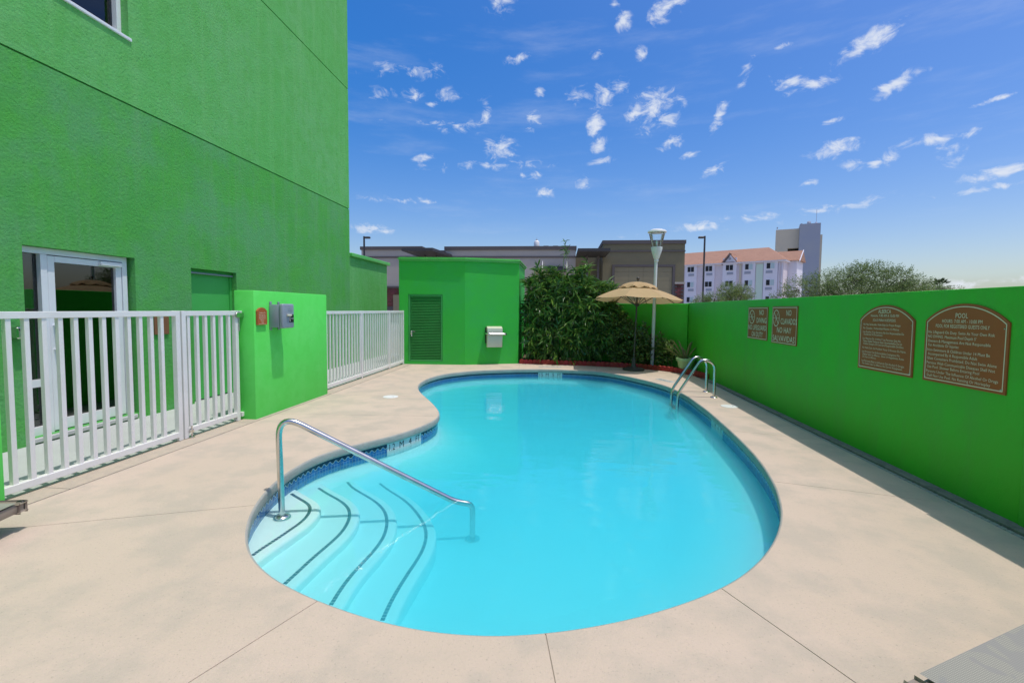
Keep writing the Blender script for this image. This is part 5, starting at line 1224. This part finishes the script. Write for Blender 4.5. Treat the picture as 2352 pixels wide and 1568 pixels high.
# ================================================================ TREES BEYOND THE WALL
def tree(label, name, root, trunk_h, lumps, m, leafL, n_per, seed, sprays=True):
    rng = random.Random(seed); t = thing(name, label, 'tree', root); rx_, ry_, _ = root
    tr = MB(); top = Vector((rx_, ry_, trunk_h)); tr.tube([(rx_, ry_, -.1), (rx_+.1, ry_, trunk_h*.5), top], [.22, .18, .15], 8)
    lf3 = MB(); qv = [Vector((0, -.5, 0)), Vector((.5, -.22, .02)), Vector((1, 0, 0)), Vector((.5, .22, .02))]
    qv = [Vector((0, 0, 0)), Vector((.5, -.17, .03)), Vector((1, 0, -.04)), Vector((.5, .17, .03))]
    for (x, y, z, a, b, c) in lumps:
        cpt = Vector((x, y, z)); mid = top.lerp(cpt, .5)+Vector((rng.uniform(-.2, .2), rng.uniform(-.2, .2), -.12*a)); tr.tube(smooth_path([top-Vector((0, 0, .1)), mid, cpt], 4), .035, 6)
        for _ in range(int(n_per*a*c)):
            u = Vector((rng.gauss(0, 1), rng.gauss(0, 1), rng.gauss(0, 1))).normalized(); s = rng.uniform(.35, 1.0)**.7
            e = cpt+Vector((u.x*a, u.y*b, u.z*c))*s*1.05
            d = (u+Vector((rng.uniform(-.4, .4), rng.uniform(-.4, .4), rng.uniform(0, .5)))).normalized()
            Ls = rng.uniform(.25, .5)*min(a, 1.2)
            if rng.random() < .12: tr.tube([cpt.lerp(e, .45), e], [.016, .005], 4, cap=False)
            for k in range(13):
                p = e+d*Ls*(k/13-.4)+Vector((rng.uniform(-.05, .05), rng.uniform(-.05, .05), rng.uniform(-.05, .05)))
                dd = (d*.5+Vector((rng.uniform(-1, 1), rng.uniform(-1, 1), rng.uniform(-.8, .6)))).normalized()
                M = Matrix.Translation(p) @ frame_from(dd, rng.uniform(0, 3.1)) @ Matrix.Scale(leafL*rng.uniform(.6, 1.3), 4)
                lf3.add([M @ w for w in qv], [(0, 1, 2, 3)])
    part('trunk', tr, M_BARK, t, smooth=60); part('crown', lf3, m, t, kind='stuff')
    return t
tree('broad grey green mesquite tree rising above the boundary wall', 'mesquite_tree', (17.6, 30, 0), 1.6,
     [(14.6, 30, 2.9, 1.2, 1.2, .75), (15.6, 30, 3.15, 1.0, 1.2, .8), (16.7, 29.8, 3.3, 1.0, 1.2, .95), (17.7, 30, 3.65, .95, 1.2, .85), (18.7, 30.2, 3.75, 1.0, 1.2, .75), (19.7, 30, 3.5, 1.0, 1.2, .75), (20.7, 30, 3.05, .9, 1.1, .62), (17.0, 29.6, 2.4, 2.4, 1.2, .8), (19.6, 29.8, 2.5, 1.6, 1.2, .8), (13.4, 30.2, 2.35, .7, .8, .35)], M_MESQ, .085, 430, 21)
tree('lower mesquite tree next to the palm above the boundary wall', 'mesquite_tree', (25.6, 36, 0), 1.6, [(24.6, 36, 3.0, 1.1, 1.0, .6), (25.8, 36, 2.9, 1.1, 1.0, .6), (27.0, 36, 2.8, .9, 1.0, .6), (22.8, 36, 2.8, 1.3, 1.0, .8)], M_MESQ, .09, 340, 22)
tree('bright green palo verde tree in front of the white inn', 'palo_verde_tree', (14.0, 40, 0), 1.5, [(13.6, 40, 3.1, .9, .9, .75), (14.6, 40, 3.0, .9, .9, .7), (14.1, 40, 2.6, 1.4, .9, .7)], M_PALO, .085, 480, 23)
tree('low pale green bushy tree by the dark parking light', 'palo_verde_tree', (11.9, 39, 0), 1.3, [(11.3, 39, 2.4, .7, .8, .5), (12.2, 39, 2.5, .8, .8, .55), (10.7, 39, 2.05, .5, .7, .35)], M_MESQ, .08, 480, 24)
tree('wispy yellow green tree rising just behind the green shed', 'wispy_tree', (-.75, 18, 0), 1.2, [(-1.25, 18, 2.25, .55, .5, .5), (-.75, 18, 2.55, .5, .5, .5), (-.2, 18.1, 2.2, .45, .5, .45), (-.8, 18, 1.8, .8, .5, .5)], M_YEL, .05, 900, 25)
rng = random.Random(31)
pt = thing('palm_tree', 'small fan palm showing just above the mesquite trees', 'palm tree', (51.3, 70, 0))
part('trunk', MB().tube([(51.3, 70, -.1), (51.35, 70, 2.5), (51.3, 70, 4.9)], [.24, .2, .2], 10), M_BARK, pt, smooth=60)
for k in range(26):
    a_ = rng.uniform(0, 2*pi); el = rng.uniform(-.5, 1.3); d = Vector((cos(a_)*cos(el), sin(a_)*cos(el), sin(el))); c = Vector((51.3, 70, 5.0)); e = c+d*.75
    mb = MB()
    for q in range(9):
        sp = (q-4)*.2; s_ = d.cross(Vector((0, 0, 1))).normalized(); dd = (d*cos(sp)+s_*sin(sp)).normalized(); tip = e+dd*.85+Vector((0, 0, -.12)); w = dd.cross(Vector((.1, .1, 1))).normalized()*.06
        mb.add([e, e+dd*.4+w, tip, e+dd*.4-w], [(0, 1, 2, 3)])
    mb.tube([c, e], [.03, .02], 5)
    part('frond', mb, M_PALM, pt)
bpy.context.view_layer.update()
